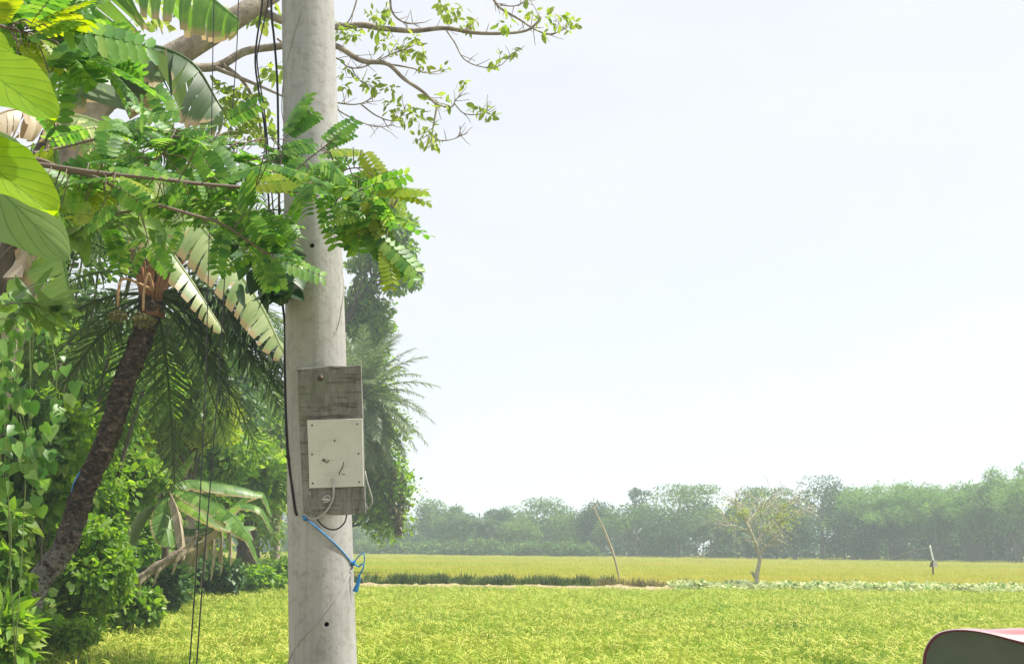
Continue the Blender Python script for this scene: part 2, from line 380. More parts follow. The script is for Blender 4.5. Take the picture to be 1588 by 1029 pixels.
def stand(name, pts, proto, label, cat, seed, smin=.85, smax=1.15):
    """points carrying copies of one small stand of plants: a field nobody could count"""
    me = bpy.data.meshes.new(name); me.vertices.add(len(pts)); me.vertices.foreach_set('co', np.asarray(pts, np.float32).ravel()); me.update()
    o = bpy.data.objects.new(name, me); COL.objects.link(o); tag(o, label, cat, kind='stuff')
    ng = bpy.data.node_groups.new(name + ' nodes', 'GeometryNodeTree'); ng.interface.new_socket('Geometry', in_out='INPUT', socket_type='NodeSocketGeometry'); ng.interface.new_socket('Geometry', in_out='OUTPUT', socket_type='NodeSocketGeometry')
    gi = ng.nodes.new('NodeGroupInput'); go = ng.nodes.new('NodeGroupOutput'); ins = ng.nodes.new('GeometryNodeInstanceOnPoints')
    ob = ng.nodes.new('GeometryNodeObjectInfo'); ob.inputs['Object'].default_value = proto; ob.inputs['As Instance'].default_value = True
    rv = ng.nodes.new('FunctionNodeRandomValue'); rv.data_type = 'FLOAT_VECTOR'; rv.inputs[0].default_value = (-.06, -.06, 0); rv.inputs[1].default_value = (.06, .06, 6.283); rv.inputs['Seed'].default_value = seed
    rs = ng.nodes.new('FunctionNodeRandomValue'); rs.data_type = 'FLOAT'; rs.inputs[2].default_value = smin; rs.inputs[3].default_value = smax; rs.inputs['Seed'].default_value = seed + 1
    l = ng.links.new
    l(gi.outputs[0], ins.inputs['Points']); l(ob.outputs['Geometry'], ins.inputs['Instance']); l(rv.outputs[0], ins.inputs['Rotation']); l(rs.outputs[1], ins.inputs['Scale']); l(ins.outputs[0], go.inputs[0])
    md = o.modifiers.new('plants', 'NODES'); md.node_group = ng
    return o
def gridpts(rng, y0, y1, step, xr, zf, jit=.45, xl=None):
    out = []
    y = y0
    while y < y1:
        st = step(y) if callable(step) else step
        a = (xl(y) if xl else xb(y) + .3); b = xr(y); x = np.arange(a, b, st)
        p = np.stack([x, np.full_like(x, y), np.zeros_like(x)], 1) + (rng.random((len(x), 3)) - .5) * [2 * st * jit, 2 * st * jit, 0]
        out.append(p); y += st
    p = np.concatenate(out); p[:, 2] = zf(p[:, 0], p[:, 1]); return p

RICE = [(.07, .18, .012), (.17, .33, .018), (.28, .42, .026), (.38, .47, .04), (.45, .47, .075)]
M['rice'] = field_mat('rice blade', RICE, 0, .4, .35)
M['panicle'] = field_mat('rice ear', [(.34, .42, .045), (.45, .48, .07), (.56, .52, .14)], 3, .2, .5)
rng = np.random.default_rng(11)
stand('rice_field', gridpts(rng, 10.2, 41.3, .36, lambda y: .47 * y + 3.5, lambda x, y: 0 * x),
      rice_patch('rice stand', [M['rice'], M['panicle']], 1, .5, 72, .58, .88, .0095, 3, .7), 'yellow green ripening rice field in front of the soil path', 'rice', 3)
FAR = [(.17, .30, .014), (.30, .41, .02), (.41, .46, .035), (.48, .46, .06), (.50, .40, .09)]
M['rice_far'] = field_mat('far rice', FAR, 40, .35, .05, (.35, 1.3, 1), .3)
M['panicle_far'] = field_mat('far rice ear', [(.42, .42, .04), (.52, .46, .07), (.52, .38, .10)], 40, .2, .05, (.35, 1.3, 1), .3)
stand('far_rice_field', gridpts(rng, 46.6, 215, lambda y: .5 + max(0, y - 60) * .012, lambda y: .47 * y + 6, lambda x, y: 0 * x, xl=lambda y: xb(y) + .2 - max(0, y - 62) * .3),
      rice_patch('far rice stand', [M['rice_far'], M['panicle_far']], 2, 1.1, 130, .78, 1.0, .03, 2, 1.0), 'golden rice field stretching from the soil path to the far tree line', 'rice', 5, .9, 1.05)
M['hedge'] = field_mat('shade painted grass', [(.035, .07, .015), (.06, .11, .022), (.11, .17, .035), (.22, .27, .06)], 9, .25, 1.5)  # dark tones paint in the shaded cut side of the far crop
p = gridpts(rng, 45.55, 46.5, .3, lambda y: 3.6, lambda x, y: 0 * x + .35, xl=lambda y: -7.6)
stand('grass_strip', p, rice_patch('shade painted grass tuft', [M['hedge'], M['hedge']], 4, .35, 45, .6, .86, .035, 3, .1), 'strip of tall grass painted dark as the shaded crop edge along the far side of the bare soil path', 'grass', 7, .55, 1.05)
p = gridpts(rng, 44.6, 45.8, .5, lambda y: 6.5, lambda x, y: 0 * x + .6, xl=lambda y: 3.3)
M['drygrass'] = field_mat('dry grass', [(.09, .09, .03), (.2, .17, .06), (.34, .28, .12)], 12, .25, 1.5)
stand('dry_grass', p, rice_patch('dry grass tuft', [M['drygrass'], M['drygrass']], 8, .4, 30, .3, .55, .03, 3, .1), 'dry brown grass tufts at the right end of the soil path', 'grass', 8, .6, 1.1)
# broad pale creeper leaves on the right hand half of the bund
def creeper():
    rng = np.random.default_rng(21); mb = MB(); n = 9000
    P = np.stack([5.6 + 20 * rng.random(n), 41.5 + 3.6 * rng.random(n), .8 + .22 * rng.random(n)], 1)
    P[:, 2] += .10 * np.sin(P[:, 0] * 2.2) * np.sin(P[:, 1] * 1.7)
    az = rng.random(n) * 6.283; D = np.stack([np.cos(az), np.sin(az), -.1 * np.ones(n)], 1); N = np.array([0, -.5, .8]) + rng.normal(size=(n, 3)) * .35
    scatter(mb, T_heart(.45, .08, -.15), P, D, N, .09 + .08 * rng.random(n))
    m = leafmat('creeper leaf', [(.08, .18, .03), (.28, .38, .12), (.55, .58, .3), (.7, .68, .46)], .3, rough=.6, spec=.15)
    tag(mb.build('ground_creeper', m), 'pale green broad leaved creeper covering the bund around the lone tree', 'creeper', kind='stuff')
creeper()
# ------------------------------------------------------------------ concrete pole and what hangs on it
PD = 5.4
PA, PB = W(471.5, -260, PD), W(504, 1160, PD)           # axis, leaning a little to the left
_pxa, _pxb = -260, 1160
def pole_axis(py):
    z = W(488, py, PD)[2]; q = (z - PA[2]) / (PB[2] - PA[2]); return PA + (PB - PA) * q
def pole_r(py):
    return (.5 * np.interp(py, [-260, 0, 1029, 1160], [80, 85, 101, 104])) * PD * 1.0 / FPX
def polep(py, ang, lift=.0):
    """point on the shaft: height by photo row, angle 0 faces the camera, 90 is its right side"""
    a = R_(ang); r = pole_r(py) + lift
    return pole_axis(py) + np.array([math.sin(a) * r, -math.cos(a) * r, 0])
def concrete():
    m, t, o = newmat('cast concrete'); p = nd(t, 'ShaderNodeBsdfPrincipled', i_Roughness=.82); p.inputs['Specular IOR Level'].default_value = .25
    a = ramp(t, noise(t, 3.2, 8, .65, stretch=(1, 1, .35)), [(.28, (.27, .268, .252)), (.5, (.37, .366, .345)), (.72, (.44, .436, .41))])
    b = ramp(t, noise(t, 26, 6, .7), [(.36, (.74, .73, .70)), (.5, (1, 1, 1)), (.74, (1.0, 1.0, 1.0))])
    st = ramp(t, noise(t, 5, 6, .65, stretch=(7, 7, .16)), [(.34, (.66, .65, .61)), (.52, (1, 1, 1))])
    ch = ramp(t, noise(t, 13, 3, .5, stretch=(1, 1, 1.6)), [(.73, (0, 0, 0)), (.76, (1, 1, 1))])
    m1 = nd(t, 'ShaderNodeMix', data_type='RGBA', blend_type='MULTIPLY'); m1.inputs[0].default_value = .8; t.links.new(a, m1.inputs[6]); t.links.new(b, m1.inputs[7])
    m2 = nd(t, 'ShaderNodeMix', data_type='RGBA', blend_type='MULTIPLY'); m2.inputs[0].default_value = .4; t.links.new(m1.outputs[2], m2.inputs[6]); t.links.new(st, m2.inputs[7])
    m3 = nd(t, 'ShaderNodeMix', data_type='RGBA'); t.links.new(ch, m3.inputs[0]); t.links.new(m2.outputs[2], m3.inputs[6]); m3.inputs[7].default_value = (.68, .67, .63, 1)
    t.links.new(m3.outputs[2], p.inputs['Base Color'])
    bu = nd(t, 'ShaderNodeBump', i_Strength=.35, i_Distance=.006); t.links.new(noise(t, 40, 6, .65), bu.inputs['Height']); t.links.new(bu.outputs[0], p.inputs['Normal'])
    t.links.new(p.outputs[0], o.inputs['Surface']); return m
M['concrete'] = concrete()
def utility_pole():
    rng = np.random.default_rng(1); mb = MB()
    pys = np.linspace(-260, 1160, 90); n = 240
    P = np.array([pole_axis(q) for q in pys]); r = np.array([pole_r(q) for q in pys]) * (1 + .0006 * rng.normal(size=90))
    P[-1, 2] = .55
    tube(mb, P, r, n, smooth=False)
    me = mb.mesh('utility_pole', M['concrete'])
    tmp = bpy.data.objects.new('shaft', me); COL.objects.link(tmp)
    mc = MB()
    for py, px in ((10, 479), (203, 481), (391, 488), (964, 512)):
        ax = pole_axis(py); off = (px - (472.5 + (py / 1029) * 28)) / 47; a = math.degrees(math.asin(max(-.9, min(.9, off))))
        c = polep(py, a); d = nrm(c - ax); tube(mc, np.array([c + d * .04, c - d * .10]), .0105, 14, smooth=False)
    cu = bpy.data.objects.new('cut', mc.mesh('cut', M['concrete'])); COL.objects.link(cu)
    md = tmp.modifiers.new('b', 'BOOLEAN'); md.operation = 'DIFFERENCE'; md.object = cu; md.solver = 'EXACT'
    bpy.context.view_layer.update(); dg = bpy.context.evaluated_depsgraph_get()
    me2 = bpy.data.meshes.new_from_object(tmp.evaluated_get(dg)); me2.name = 'utility_pole'
    bpy.data.objects.remove(tmp); bpy.data.objects.remove(cu)
    for v in me2.vertices:                                   # faint mould seam down the left flank
        q = (v.co.z - PA[2]) / (PB[2] - PA[2]); ax = PA + (PB - PA) * q; dx, dy = v.co.x - ax[0], v.co.y - ax[1]; a_ = math.degrees(math.atan2(dx, -dy))
        if abs(a_ + 47) < 2.2: v.co.x += dx * .013; v.co.y += dy * .013
    base = P[-1]; me2.transform(Matrix.Translation(-Vector(base)))
    o = bpy.data.objects.new('utility_pole', me2); o.location = base; COL.objects.link(o)
    tag(o, 'thick round grey concrete utility pole with small bolt holes, carrying the meter board', 'utility pole')
utility_pole()

def woodmat():
    m, t, o = newmat('weathered plywood'); p = nd(t, 'ShaderNodeBsdfPrincipled', i_Roughness=.85); p.inputs['Specular IOR Level'].default_value = .2
    a = ramp(t, noise(t, 22, 8, .72, stretch=(2.2, 1, .5)), [(.3, (.10, .098, .09)), (.5, (.19, .187, .172)), (.7, (.29, .287, .265))])
    k = ramp(t, noise(t, 34, 3, .6, stretch=(.22, 1, 2.2)), [(.38, (.36, .35, .33)), (.45, (1, 1, 1))])
    g = ramp(t, noise(t, 4.2, 5, .6), [(.5, (0, 0, 0)), (.68, (1, 1, 1))])
    m1 = nd(t, 'ShaderNodeMix', data_type='RGBA', blend_type='MULTIPLY'); m1.inputs[0].default_value = .7; t.links.new(a, m1.inputs[6]); t.links.new(k, m1.inputs[7])
    m2 = nd(t, 'ShaderNodeMix', data_type='RGBA'); t.links.new(g, m2.inputs[0]); t.links.new(m1.outputs[2], m2.inputs[6]); m2.inputs[7].default_value = (.17, .18, .12, 1)
    t.links.new(m2.outputs[2], p.inputs['Base Color'])
    b = nd(t, 'ShaderNodeBump', i_Strength=.5, i_Distance=.004); t.links.new(noise(t, 30, 5, .6, stretch=(.5, 1, 5)), b.inputs['Height']); t.links.new(b.outputs[0], p.inputs['Normal'])
    t.links.new(p.outputs[0], o.inputs['Surface']); return m
M['wood'] = woodmat()
M['plate'] = plain('old cream painted sheet', (.56, .56, .49), .55, var=.10, nscale=9, bump=.12, bscale=60)
M['steel'] = plain('rusty steel', (.10, .075, .06), .6, .4, var=.4, nscale=60)
M['galv'] = plain('grey tin', (.45, .45, .42), .5, .5, var=.2, nscale=40)
M['cable_black'] = plain('black cable', (.018, .018, .02), .5)
M['cable_grey'] = plain('grey cable', (.36, .36, .33), .55, var=.2, nscale=30)
M['rope_blue'] = plain('blue plastic twine', (.03, .24, .55), .5, var=.35, nscale=50, bump=.5, bscale=200, stretch=(1, 1, .2))
def slab(mb, corners, y0, y1, mi=0, nseg=1, bev=.003, wob=0, rng=None):
    """board between planes y0 (front) and y1 (back), outlined by photo corners, with eased edges"""
    pts = []
    m = len(corners)
    for i in range(m):
        a, b = np.array(corners[i], float), np.array(corners[(i + 1) % m], float)
        for k in range(nseg):
            q = a + (b - a) * k / nseg
            if wob and k: q = q + rng.normal(size=2) * wob
            pts.append(q)
    fr = np.array([W(p[0], p[1], y0) for p in pts]); c = fr.mean(0)
    ins = fr + nrm(c - fr) * bev * 1.3; rim = fr + [0, bev, 0]; bk = fr * [1, 0, 1] + [0, y1, 0]; n = len(pts)
    V = np.concatenate([ins, rim, bk]); F = [tuple(range(n))]
    for r in range(2): F += [(r * n + i, (r + 1) * n + i, (r + 1) * n + (i + 1) % n, r * n + (i + 1) % n) for i in range(n)]
    F.append(tuple(range(2 * n, 3 * n))[::-1]); mb.faces(V, F, mi, False)
def meter_board():
    rng = np.random.default_rng(2); YF = 5.215
    t = thing('meter_board', 'weathered grey plywood board with a cream metal plate on the concrete pole', 'meter board', W(517, 797, YF + .02))
    mb = MB(); slab(mb, [(461, 571), (560, 565), (563.5, 680), (567, 795), (530, 798), (470, 796), (465, 680)], YF, YF + .022, nseg=4, wob=.5, rng=rng); mb.build('board', M['wood'], t)
    mb = MB(); slab(mb, [(476, 651), (562, 648.5), (563, 700), (564, 753.5), (479.5, 756.5), (478, 700)], YF - .009, YF - .0005, nseg=2, wob=.25, rng=rng, bev=.0015); pl = mb.build('cover_plate', M['plate'], t)
    for px, py in ((484, 659), (554, 657), (484, 704), (556, 703), (485, 749), (557, 747)):
        s = MB(); P = W(px, py, YF - .009); tube(s, np.array([P, P - [0, .003, 0]]), [.0042, .0028], 10); s.build('screw', M['steel'], pl)
    # little broken fittings on the plate: stub, lip, embossed ring
    s = MB(); P = W(502, 713, YF - .009); tube(s, np.array([P, P - [0, .007, 0]]), [.006, .005], 10); tube(s, spline([W(503, 713, YF - .012), W(507, 717, YF - .014), W(510, 713, YF - .012)], 8), .0018, 6); s.build('broken_fitting', M['steel'], pl)
    s = MB(); P = W(519, 683, YF - .009); tube(s, np.array([P, P - [0, .004, 0]]), [.004, .003], 8); s.build('rivet', M['steel'], pl); s = MB(); P = W(533, 735, YF - .009); box(s, P, (.011, .003, .003)); s.build('clip', M['steel'], pl) 
    s = MB(); th = np.linspace(0, 6.283, 40); P = np.array([W(518 + 23 * math.cos(a), 706 + 27 * math.sin(a), YF - .0092) for a in th]); tube(s, P, .0009, 5, caps=False)
    tube(s, spline([W(506, 713, YF - .0095), W(530, 712, YF - .0095)], 5), .0011, 5); tube(s, spline([W(505, 736, YF - .0095), W(522, 737, YF - .0095)], 5), .0011, 5); s.build('embossed_ring', M['plate'], pl)
    s = MB(); tube(s, spline([W(533, 716, YF - .0105), W(531, 724, YF - .013), W(527, 731, YF - .0115), W(526, 736, YF - .0105)], 10), .0016, 6); s.build('wire_stub', M['steel'], pl)
    s = MB(); P = W(497, 586, YF); tube(s, np.array([P, P - [0, .004, 0]]), .013, 16); tube(s, np.array([P - [0, .004, 0], P - [0, .014, 0]]), .0075, 6, smooth=False); s.build('bolt', M['steel'], t)
    s = MB(); tube(s, spline([W(498, 776, YF - .003), W(503, 770, YF - .014), W(509, 768, YF - .018), W(513, 773, YF - .014), W(507, 778, YF - .012), W(500, 778, YF - .003)], 20), .0034, 7); box(s, W(506, 774, YF - .006), (.026, .010, .012)); s.build('hook', M['galv'], t)
    s = MB(); tube(s, spline([W(480, 763, YF - .002), W(481.5, 768, YF - .0025)], 4), .003, 8); s.build('nail', M['galv'], t)
meter_board()
def single(name, mat, label, cat, group=None, loc=None):
    return lambda mb: tag(mb.build(name, mat, None, loc if loc is not None else mb.V[0][0]), label, cat, group)
YF = 5.215
def wires():
    s = MB(); tube(s, spline([W(515, 742, YF - .012), W(516.5, 752, YF - .022), W(517, 770, YF - .02), W(509, 788, YF - .018), W(497, 800, YF - .016), W(484, 804, YF - .005), W(472, 797, YF + .028)], 40), .0042, 8)
    single('plate_cable', M['cable_grey'], 'short grey cable looping from the cream plate to under the board', 'cable')(s)
    s = MB(); tube(s, spline([W(538, 796, YF + .03), W(534, 810, YF - .0), W(522, 820, YF - .01), W(508, 819, YF - .008), W(496, 810, YF - .006), W(490, 800, YF + .03)], 40), .0032, 8)
    single('drooping_cable', M['cable_black'], 'thin dark cable sagging in a loop below the bottom edge of the board', 'cable')(s)
    s = MB(); tube(s, spline([W(566, 730, YF + .026), W(569, 745, YF + .015), W(575, 765, YF + .02), W(577, 780, YF + .03), W(570, 788, YF + .04), W(567, 780, YF + .03)], 30), .003, 7)
    single('side_wire', M['cable_grey'], 'pale loose wire hanging off the right edge of the board', 'wire')(s)
    # dark service cables down the left flank
    defs = [([(409, -60, 5.3), (407, 0, 5.3), (396, 85, 5.3), (401, 140, 5.3), (411, 205, 5.32), (418, 330, 5.34), (432, 440, 5.36)], 1.6, 'black cable bowed farthest out to the left of the pole top'),
            ([(418, -60, 5.3), (416, 0, 5.3), (401, 72, 5.28), (399, 100, 5.28), (408, 160, 5.3), (414, 210, 5.31), (424, 330, 5.34), (433, 445, 5.36)], 1.15, 'thinner black cable crossing the bowed one left of the pole'),
            ([(421, -60, 5.33), (421, 20, 5.33), (425, 60, 5.34), (430, 130, 5.36), (432, 250, 5.37), (434, 430, 5.37)], 1.9, 'thick black cable hanging straight down close to the pole top')]
    for pts, r, lab in defs:
        s = MB(); ptube(s, pts, r, 8, 70); single('service_cable', M['cable_black'], lab, 'cable', 'black service cables beside the pole')(s)
    s = MB(); P = spline([W(432, 430, 5.34), polep(500, -84, .004), polep(570, -78, .005), polep(640, -70, .005), polep(700, -60, .006), polep(750, -47, .005), polep(790, -38, .005), polep(800, -34, .004)], 60); tube(s, P, .0055, 8)
    tube(s, np.array([P[35] - [.006, 0, 0], P[36] + [.006, 0, 0]]), .008, 8)
    single('meter_cable', M['cable_black'], 'dark cable running down the left side of the pole into the board', 'cable')(s)
    # thin white wire wound round the shaft
    ang = [(-60, 45), (20, 0), (90, -35), (150, -75), (200, -110), (300, -180), (390, -230), (440, -268), (470, -285), (520, -310), (570, -355)]
    s = MB(); tube(s, spline([polep(py, a, .003) for py, a in ang], 160), .0021, 6)
    single('binding_wire', M['cable_grey'], 'thin pale wire wound round the upper half of the pole', 'wire')(s)
    ang = [(872, 100), (880, 78), (905, 50), (940, 18), (965, -4), (990, -32), (1020, -66), (1040, -95), (1070, -140), (1100, -200)]
    s = MB(); tube(s, spline([polep(py, a, .003) for py, a in ang], 100), .0026, 6)
    single('tie_wire', M['cable_grey'], 'pale wire slanting round the foot of the pole below the blue twine', 'wire')(s)
    # blue twine tied round the pole under the board
    t = thing('blue_twine', 'blue plastic twine tied round the pole below the board with a dangling end', 'twine', polep(870, 60))
    s = MB(); ang = [(801, -22), (806, -14), (820, 6), (845, 38), (866, 66), (872, 76), (868, 100), (850, 150), (830, 200), (800, 250)]
    tube(s, spline([polep(py, a, .0035) for py, a in ang], 90), .0044, 7, flat=.6); s.build('band', M['rope_blue'], t)
    s = MB(); rock(s, polep(872, 78, .008), .011, np.random.default_rng(3), jit=.2)
    K = polep(872, 80, .008); q = lambda px, py, dy=0: W(px, py, K[1] - .02 + dy)
    tube(s, spline([K, q(556, 862), q(564, 858), q(565, 868), q(563, 880, .01)], 24), .0026, 6)
    tube(s, spline([K, q(556, 878), q(561, 874), q(564, 878), q(559, 888), q(557, 892)], 24), .0036, 6); s.build('knot', M['rope_blue'], t); s = MB(); rock(s, polep(804, -17, .004), .010, np.random.default_rng(4), jit=.2); s.build('knot', M['rope_blue'], t)
    s = MB(); P = spline([q(557, 890), q(556, 900), q(553, 910), q(550.5, 917)], 16); tube(s, P, np.linspace(.006, .012, 16), 8, flat=.25); s.build('loose_end', M['rope_blue'], t)
    for pts, lab in (([(333, -40, 8), (330.5, 60, 8), (326, 300, 8), (318, 600, 8), (306, 850, 8), (294, 1029, 8), (288, 1110, 8)], 'thin dark wire hanging from above, left one of two, farther from the pole'),
                     ([(371, -40, 8), (367, 80, 8), (357, 220, 8), (350, 400, 8), (335, 640, 8), (318, 850, 8), (305, 1029, 8), (300, 1110, 8)], 'thin dark wire hanging from above, right one of two, nearer the pole')):
        s = MB(); ptube(s, pts, [.85, .85, .85, .95, 1.15, 1.2], 6, 90, jit=None); single('drop_wire', M['cable_black'], lab, 'wire', 'thin wires hanging in front of the trees')(s)
wires()

# ------------------------------------------------------------------ vehicle mirror in the corner
def side_mirror():
    d = .9
    t = thing('wing_mirror', 'vehicle mirror, dark reflection painted on its glass, in a red casing painted with white sky sheen at the bottom right corner', 'mirror', W(1600, 1160, d))
    ol = [(1431, 1040), (1433.5, 1015), (1440, 998), (1450, 986), (1463, 979.5), (1482, 976.5), (1508, 977.5), (1535, 982.5), (1562, 990), (1590, 998), (1640, 1012), (1700, 1032), (1740, 1060), (1752, 1100), (1735, 1140), (1690, 1165), (1600, 1175), (1510, 1165), (1455, 1130), (1435, 1085)]
    P2 = spline([(a, b, 0) for a, b in ol + ol[:1]], 97)[:-1, :2]; n = len(P2); c = P2.mean(0)
    fr = np.array([W(p[0], p[1], d) for p in P2])
    ring = lambda s, dy: np.array([W(*(c + (p - c) * s), d) for p in P2]) + [0, dy, 0]
    mb = MB(); rs = [(.0, .0035), (.5, .003), (.9, .001), (.972, .0005)]; V = [ring(s, dy) for s, dy in rs[1:]]
    V = np.concatenate([ring(.0, .0035)[:1]] + V); F = [(0, 1 + i, 1 + (i + 1) % n) for i in range(n)]
    for r in range(2): F += [(1 + r * n + i, 1 + (r + 1) * n + i, 1 + (r + 1) * n + (i + 1) % n, 1 + r * n + (i + 1) % n) for i in range(n)]
    m, tt, o = newmat('mirror glass with painted reflection'); p = nd(tt, 'ShaderNodeBsdfPrincipled', i_Roughness=.3); p.inputs['Specular IOR Level'].default_value = .35
    tt.links.new(ramp(tt, noise(tt, 14, 3), [(.3, (.06, .085, .062)), (.7, (.10, .125, .092))]), p.inputs['Base Color']); tt.links.new(p.outputs[0], o.inputs['Surface'])  # dark green base colour stands in for what the mirror reflects
    mb.faces(V, F); mb.build('glass', m, t)
    # shell: a rim, then rings swelling back and up to a closed dome
    mb = MB(); k = P2 * 0
    up = np.interp(P2[:, 0], [1431, 1480, 1530, 1590, 1700, 1752], [0, 1.0, 6, 25, 30, 0]) * (P2[:, 1] < c[1])
    def r2(s, dy, lift): 
        Q = c + (P2 - c) * s - np.stack([0 * up, up * lift], 1); return np.array([W(q[0], q[1], d + dy) for q in Q])
    rr = [r2(.972, .0005, 0), r2(1.0, -.0015, .0), r2(1.012, .004, .15), r2(1.02, .014, .7), r2(1.01, .028, 1.0), r2(.93, .045, 1.0), r2(.75, .06, .8), r2(.4, .07, .5), r2(.02, .072, .1)]
    V = np.concatenate(rr); F = [(r * n + i, r * n + (i + 1) % n, (r + 1) * n + (i + 1) % n, (r + 1) * n + i) for r in range(len(rr) - 1) for i in range(n)]
    F.append(tuple(range((len(rr) - 1) * n, len(rr) * n)))
    m, tt, o = newmat('red shell with painted sky sheen'); p = nd(tt, 'ShaderNodeBsdfPrincipled', i_Roughness=.18); p.inputs['Coat Weight'].default_value = .6
    f = noise(tt, 16, 2, .5, stretch=(.35, 1.6, 4.0)); tt.links.new(ramp(tt, f, [(.38, (.45, .10, .10)), (.52, (.80, .76, .70))]), p.inputs['Base Color']); tt.links.new(p.outputs[0], o.inputs['Surface'])  # white streaks paint the sky's reflection onto the red casing
    mr = plain('dark red rim', (.10, .018, .03), .35)
    mi = np.array([0] * 0)
    mb.faces(V, F); sh = mb.build('shell', [m, mr], t)
    for i, pl in enumerate(sh.data.polygons): pl.material_index = 1 if i < 2 * n else 0
    mb = MB(); tube(mb, spline([W(1600, 1170, d + .03), W(1615, 1260, d + .03), W(1640, 1400, d + .05)], 20), .009, 12); mb.build('stem', M['cable_black'], t)
side_mirror()
# ------------------------------------------------------------------ far tree line
def tree_parts(rng, kind, H, Wd):
    """crown and trunk builders of one far tree standing at the origin"""
    cr, tr = MB(), MB()
    if kind in ('dome', 'round', 'layer', 'umbel'):
        if kind == 'dome':
            n = 26; a = rng.random(n) * 6.283; q = np.sqrt(rng.random(n)); r = q * Wd * .46
            C = np.stack([np.cos(a) * r, np.sin(a) * r, H * (.86 - .30 * q ** 2 - .22 * rng.random(n))], 1); Rr = Wd * (.10 + .07 * rng.random(n)); fl = .55
        elif kind == 'round':
            n = 30; d = rdir(rng, n); C = d * np.array([Wd * .38, Wd * .38, H * .34]) * (rng.random(n) ** .4)[:, None] + [0, 0, H * .56]; Rr = Wd * (.13 + .09 * rng.random(n)); fl = .8
        elif kind == 'layer':
            n = 20; a = rng.random(n) * 6.283; q = np.sqrt(rng.random(n)); lv = np.array([.93, .82, .70, .58, .44])[rng.integers(0, 5, n)]
            r = q * Wd * .46 * (1.25 - .5 * lv); C = np.stack([np.cos(a) * r, np.sin(a) * r, H * lv], 1); Rr = Wd * (.13 + .08 * rng.random(n)); fl = .33
        else:
            n = 9; a = rng.random(n) * 6.283; r = Wd * .42 * np.sqrt(rng.random(n)); C = np.stack([np.cos(a) * r, np.sin(a) * r, H * (.84 + .13 * rng.random(n))], 1); Rr = Wd * (.10 + .05 * rng.random(n)); fl = .5
        clump_leaves(cr, rng, C, Rr, 230 if kind != 'umbel' else 80, T_dia(.3), .28, flat=fl, up=.5, nn=.22, shell=.3, droop=.2)
        tube(tr, spline([(0, 0, -.3), (.1, 0, H * .3), (0, .1, H * .62)], 12), np.linspace(Wd * .03 + .09, .08, 12), 7)
        for c in C[:9]: tube(tr, spline([(0.05, 0, H * .38), c * [.5, .5, .82], c], 8), np.linspace(.12, .04, 8), 5)
    elif kind == 'bamboo':
        n = 34
        for i in range(n):
            a = rng.random() * 6.283; b = rng.random() * .9; h = H * (.66 + .36 * rng.random() + .12 * (rng.random() < .12)); sp = Wd * (.16 + .34 * rng.random())
            x0 = np.array([math.cos(a), math.sin(a), 0]) * b * Wd * .12; dr = np.array([math.cos(a), math.sin(a), 0])
            P = spline([x0 + [0, 0, -.2], x0 + dr * sp * .12 + [0, 0, h * .5], x0 + dr * sp * .45 + [0, 0, h * .86], x0 + dr * sp + [0, 0, h * (.92 + .08 * rng.random())], x0 + dr * sp * 1.35 + [0, 0, h * .86]], 26)
            tube(tr, P, np.linspace(.06, .012, 26), 5)
            idx = np.repeat(np.arange(7, 26), 16); q = P[idx] + rng.normal(size=(len(idx), 3)) * np.array([.5, .5, .42]) * (1.25 - idx[:, None] / 40)
            D = rng.normal(size=(len(q), 3)) + dr * .7; D[:, 2] -= .35; scatter(cr, T_dia(.13, .03), q, D, np.array([0, 0, 1]) + rng.normal(size=q.shape) * .5, .42 + .16 * rng.random(len(q)))
    elif kind == 'coconut':
        P = spline([(0, 0, -.3), (.25, .1, H * .4), (.1, .2, H * .82)], 16); tube(tr, P, np.linspace(.2, .12, 16), 8)
        for i in range(24):
            a = i * 2.4; el = .9 - 1.5 * i / 24; frond(cr, rng, P[-1], (math.cos(a) * math.cos(el), math.sin(a) * math.cos(el), math.sin(el)), Wd * .52, 1.5, 26, Wd * .13, .05)
    elif kind == 'bush':
        n = 16; a = rng.random(n) * 6.283; r = Wd * .42 * np.sqrt(rng.random(n)); C = np.stack([np.cos(a) * r, np.sin(a) * r, H * (.2 + .55 * rng.random(n))], 1)
        clump_leaves(cr, rng, C, Wd * .16, 110, T_dia(.25), .36, flat=.8); 
        for c in C[:5]: tube(tr, spline([(0, 0, -.1), c * .6, c], 6), .05, 5)
    return cr, tr
def frond(mb, rng, p, d, L, droop, n, ll, wd, mi=0, mr=0, v=.35, stiff=.0, rr=.012, up=.1):
    """palm frond: curved rachis from p along d, drooping, with leaflets on both sides"""
    d = nrm(np.asarray(d, float)); t = np.linspace(0, 1, 14)
    P = np.asarray(p)[None] + d * (L * t)[:, None]; P[:, 2] -= droop * L * .32 * t ** 2
    # keep arc length while it droops
    seg = np.diff(P, axis=0); seg = nrm(seg) * L / 13; P = np.vstack([P[:1], P[:1] + np.cumsum(seg, 0)])
    tube(mb, P, np.linspace(rr, rr * .25, 14), 5, mr)
    tt = .16 + .84 * (np.arange(n) + .5) / n; B = np.stack([np.interp(tt, t, P[:, k]) for k in range(3)], 1)
    T = nrm(np.stack([np.interp(tt, t, np.gradient(P[:, k])) for k in range(3)], 1)); side = nrm(np.cross(T, [0, 0, 1.0])); nn = nrm(np.cross(side, T))
    for s in (-1, 1):
        prof = np.sin(np.pi * (.12 + .8 * tt)) ** .6
        D = side * s * (.85) + T * (.55 + .4 * tt[:, None]) + nn * (v + rng.normal(size=(n, 1)) * .18) + np.array([0, 0, -.12]) + rng.normal(size=(n, 3)) * .07
        scatter(mb, T_blade(wd, -.3), B, D, nn + rng.normal(size=(n, 3)) * .15, ll * prof * (1 + .1 * rng.normal(size=n)), mi)
def far_d(px):
    return np.interp(px, [300, 600, 1588, 1900], [200, 186, 142, 130])
PROTO = {}
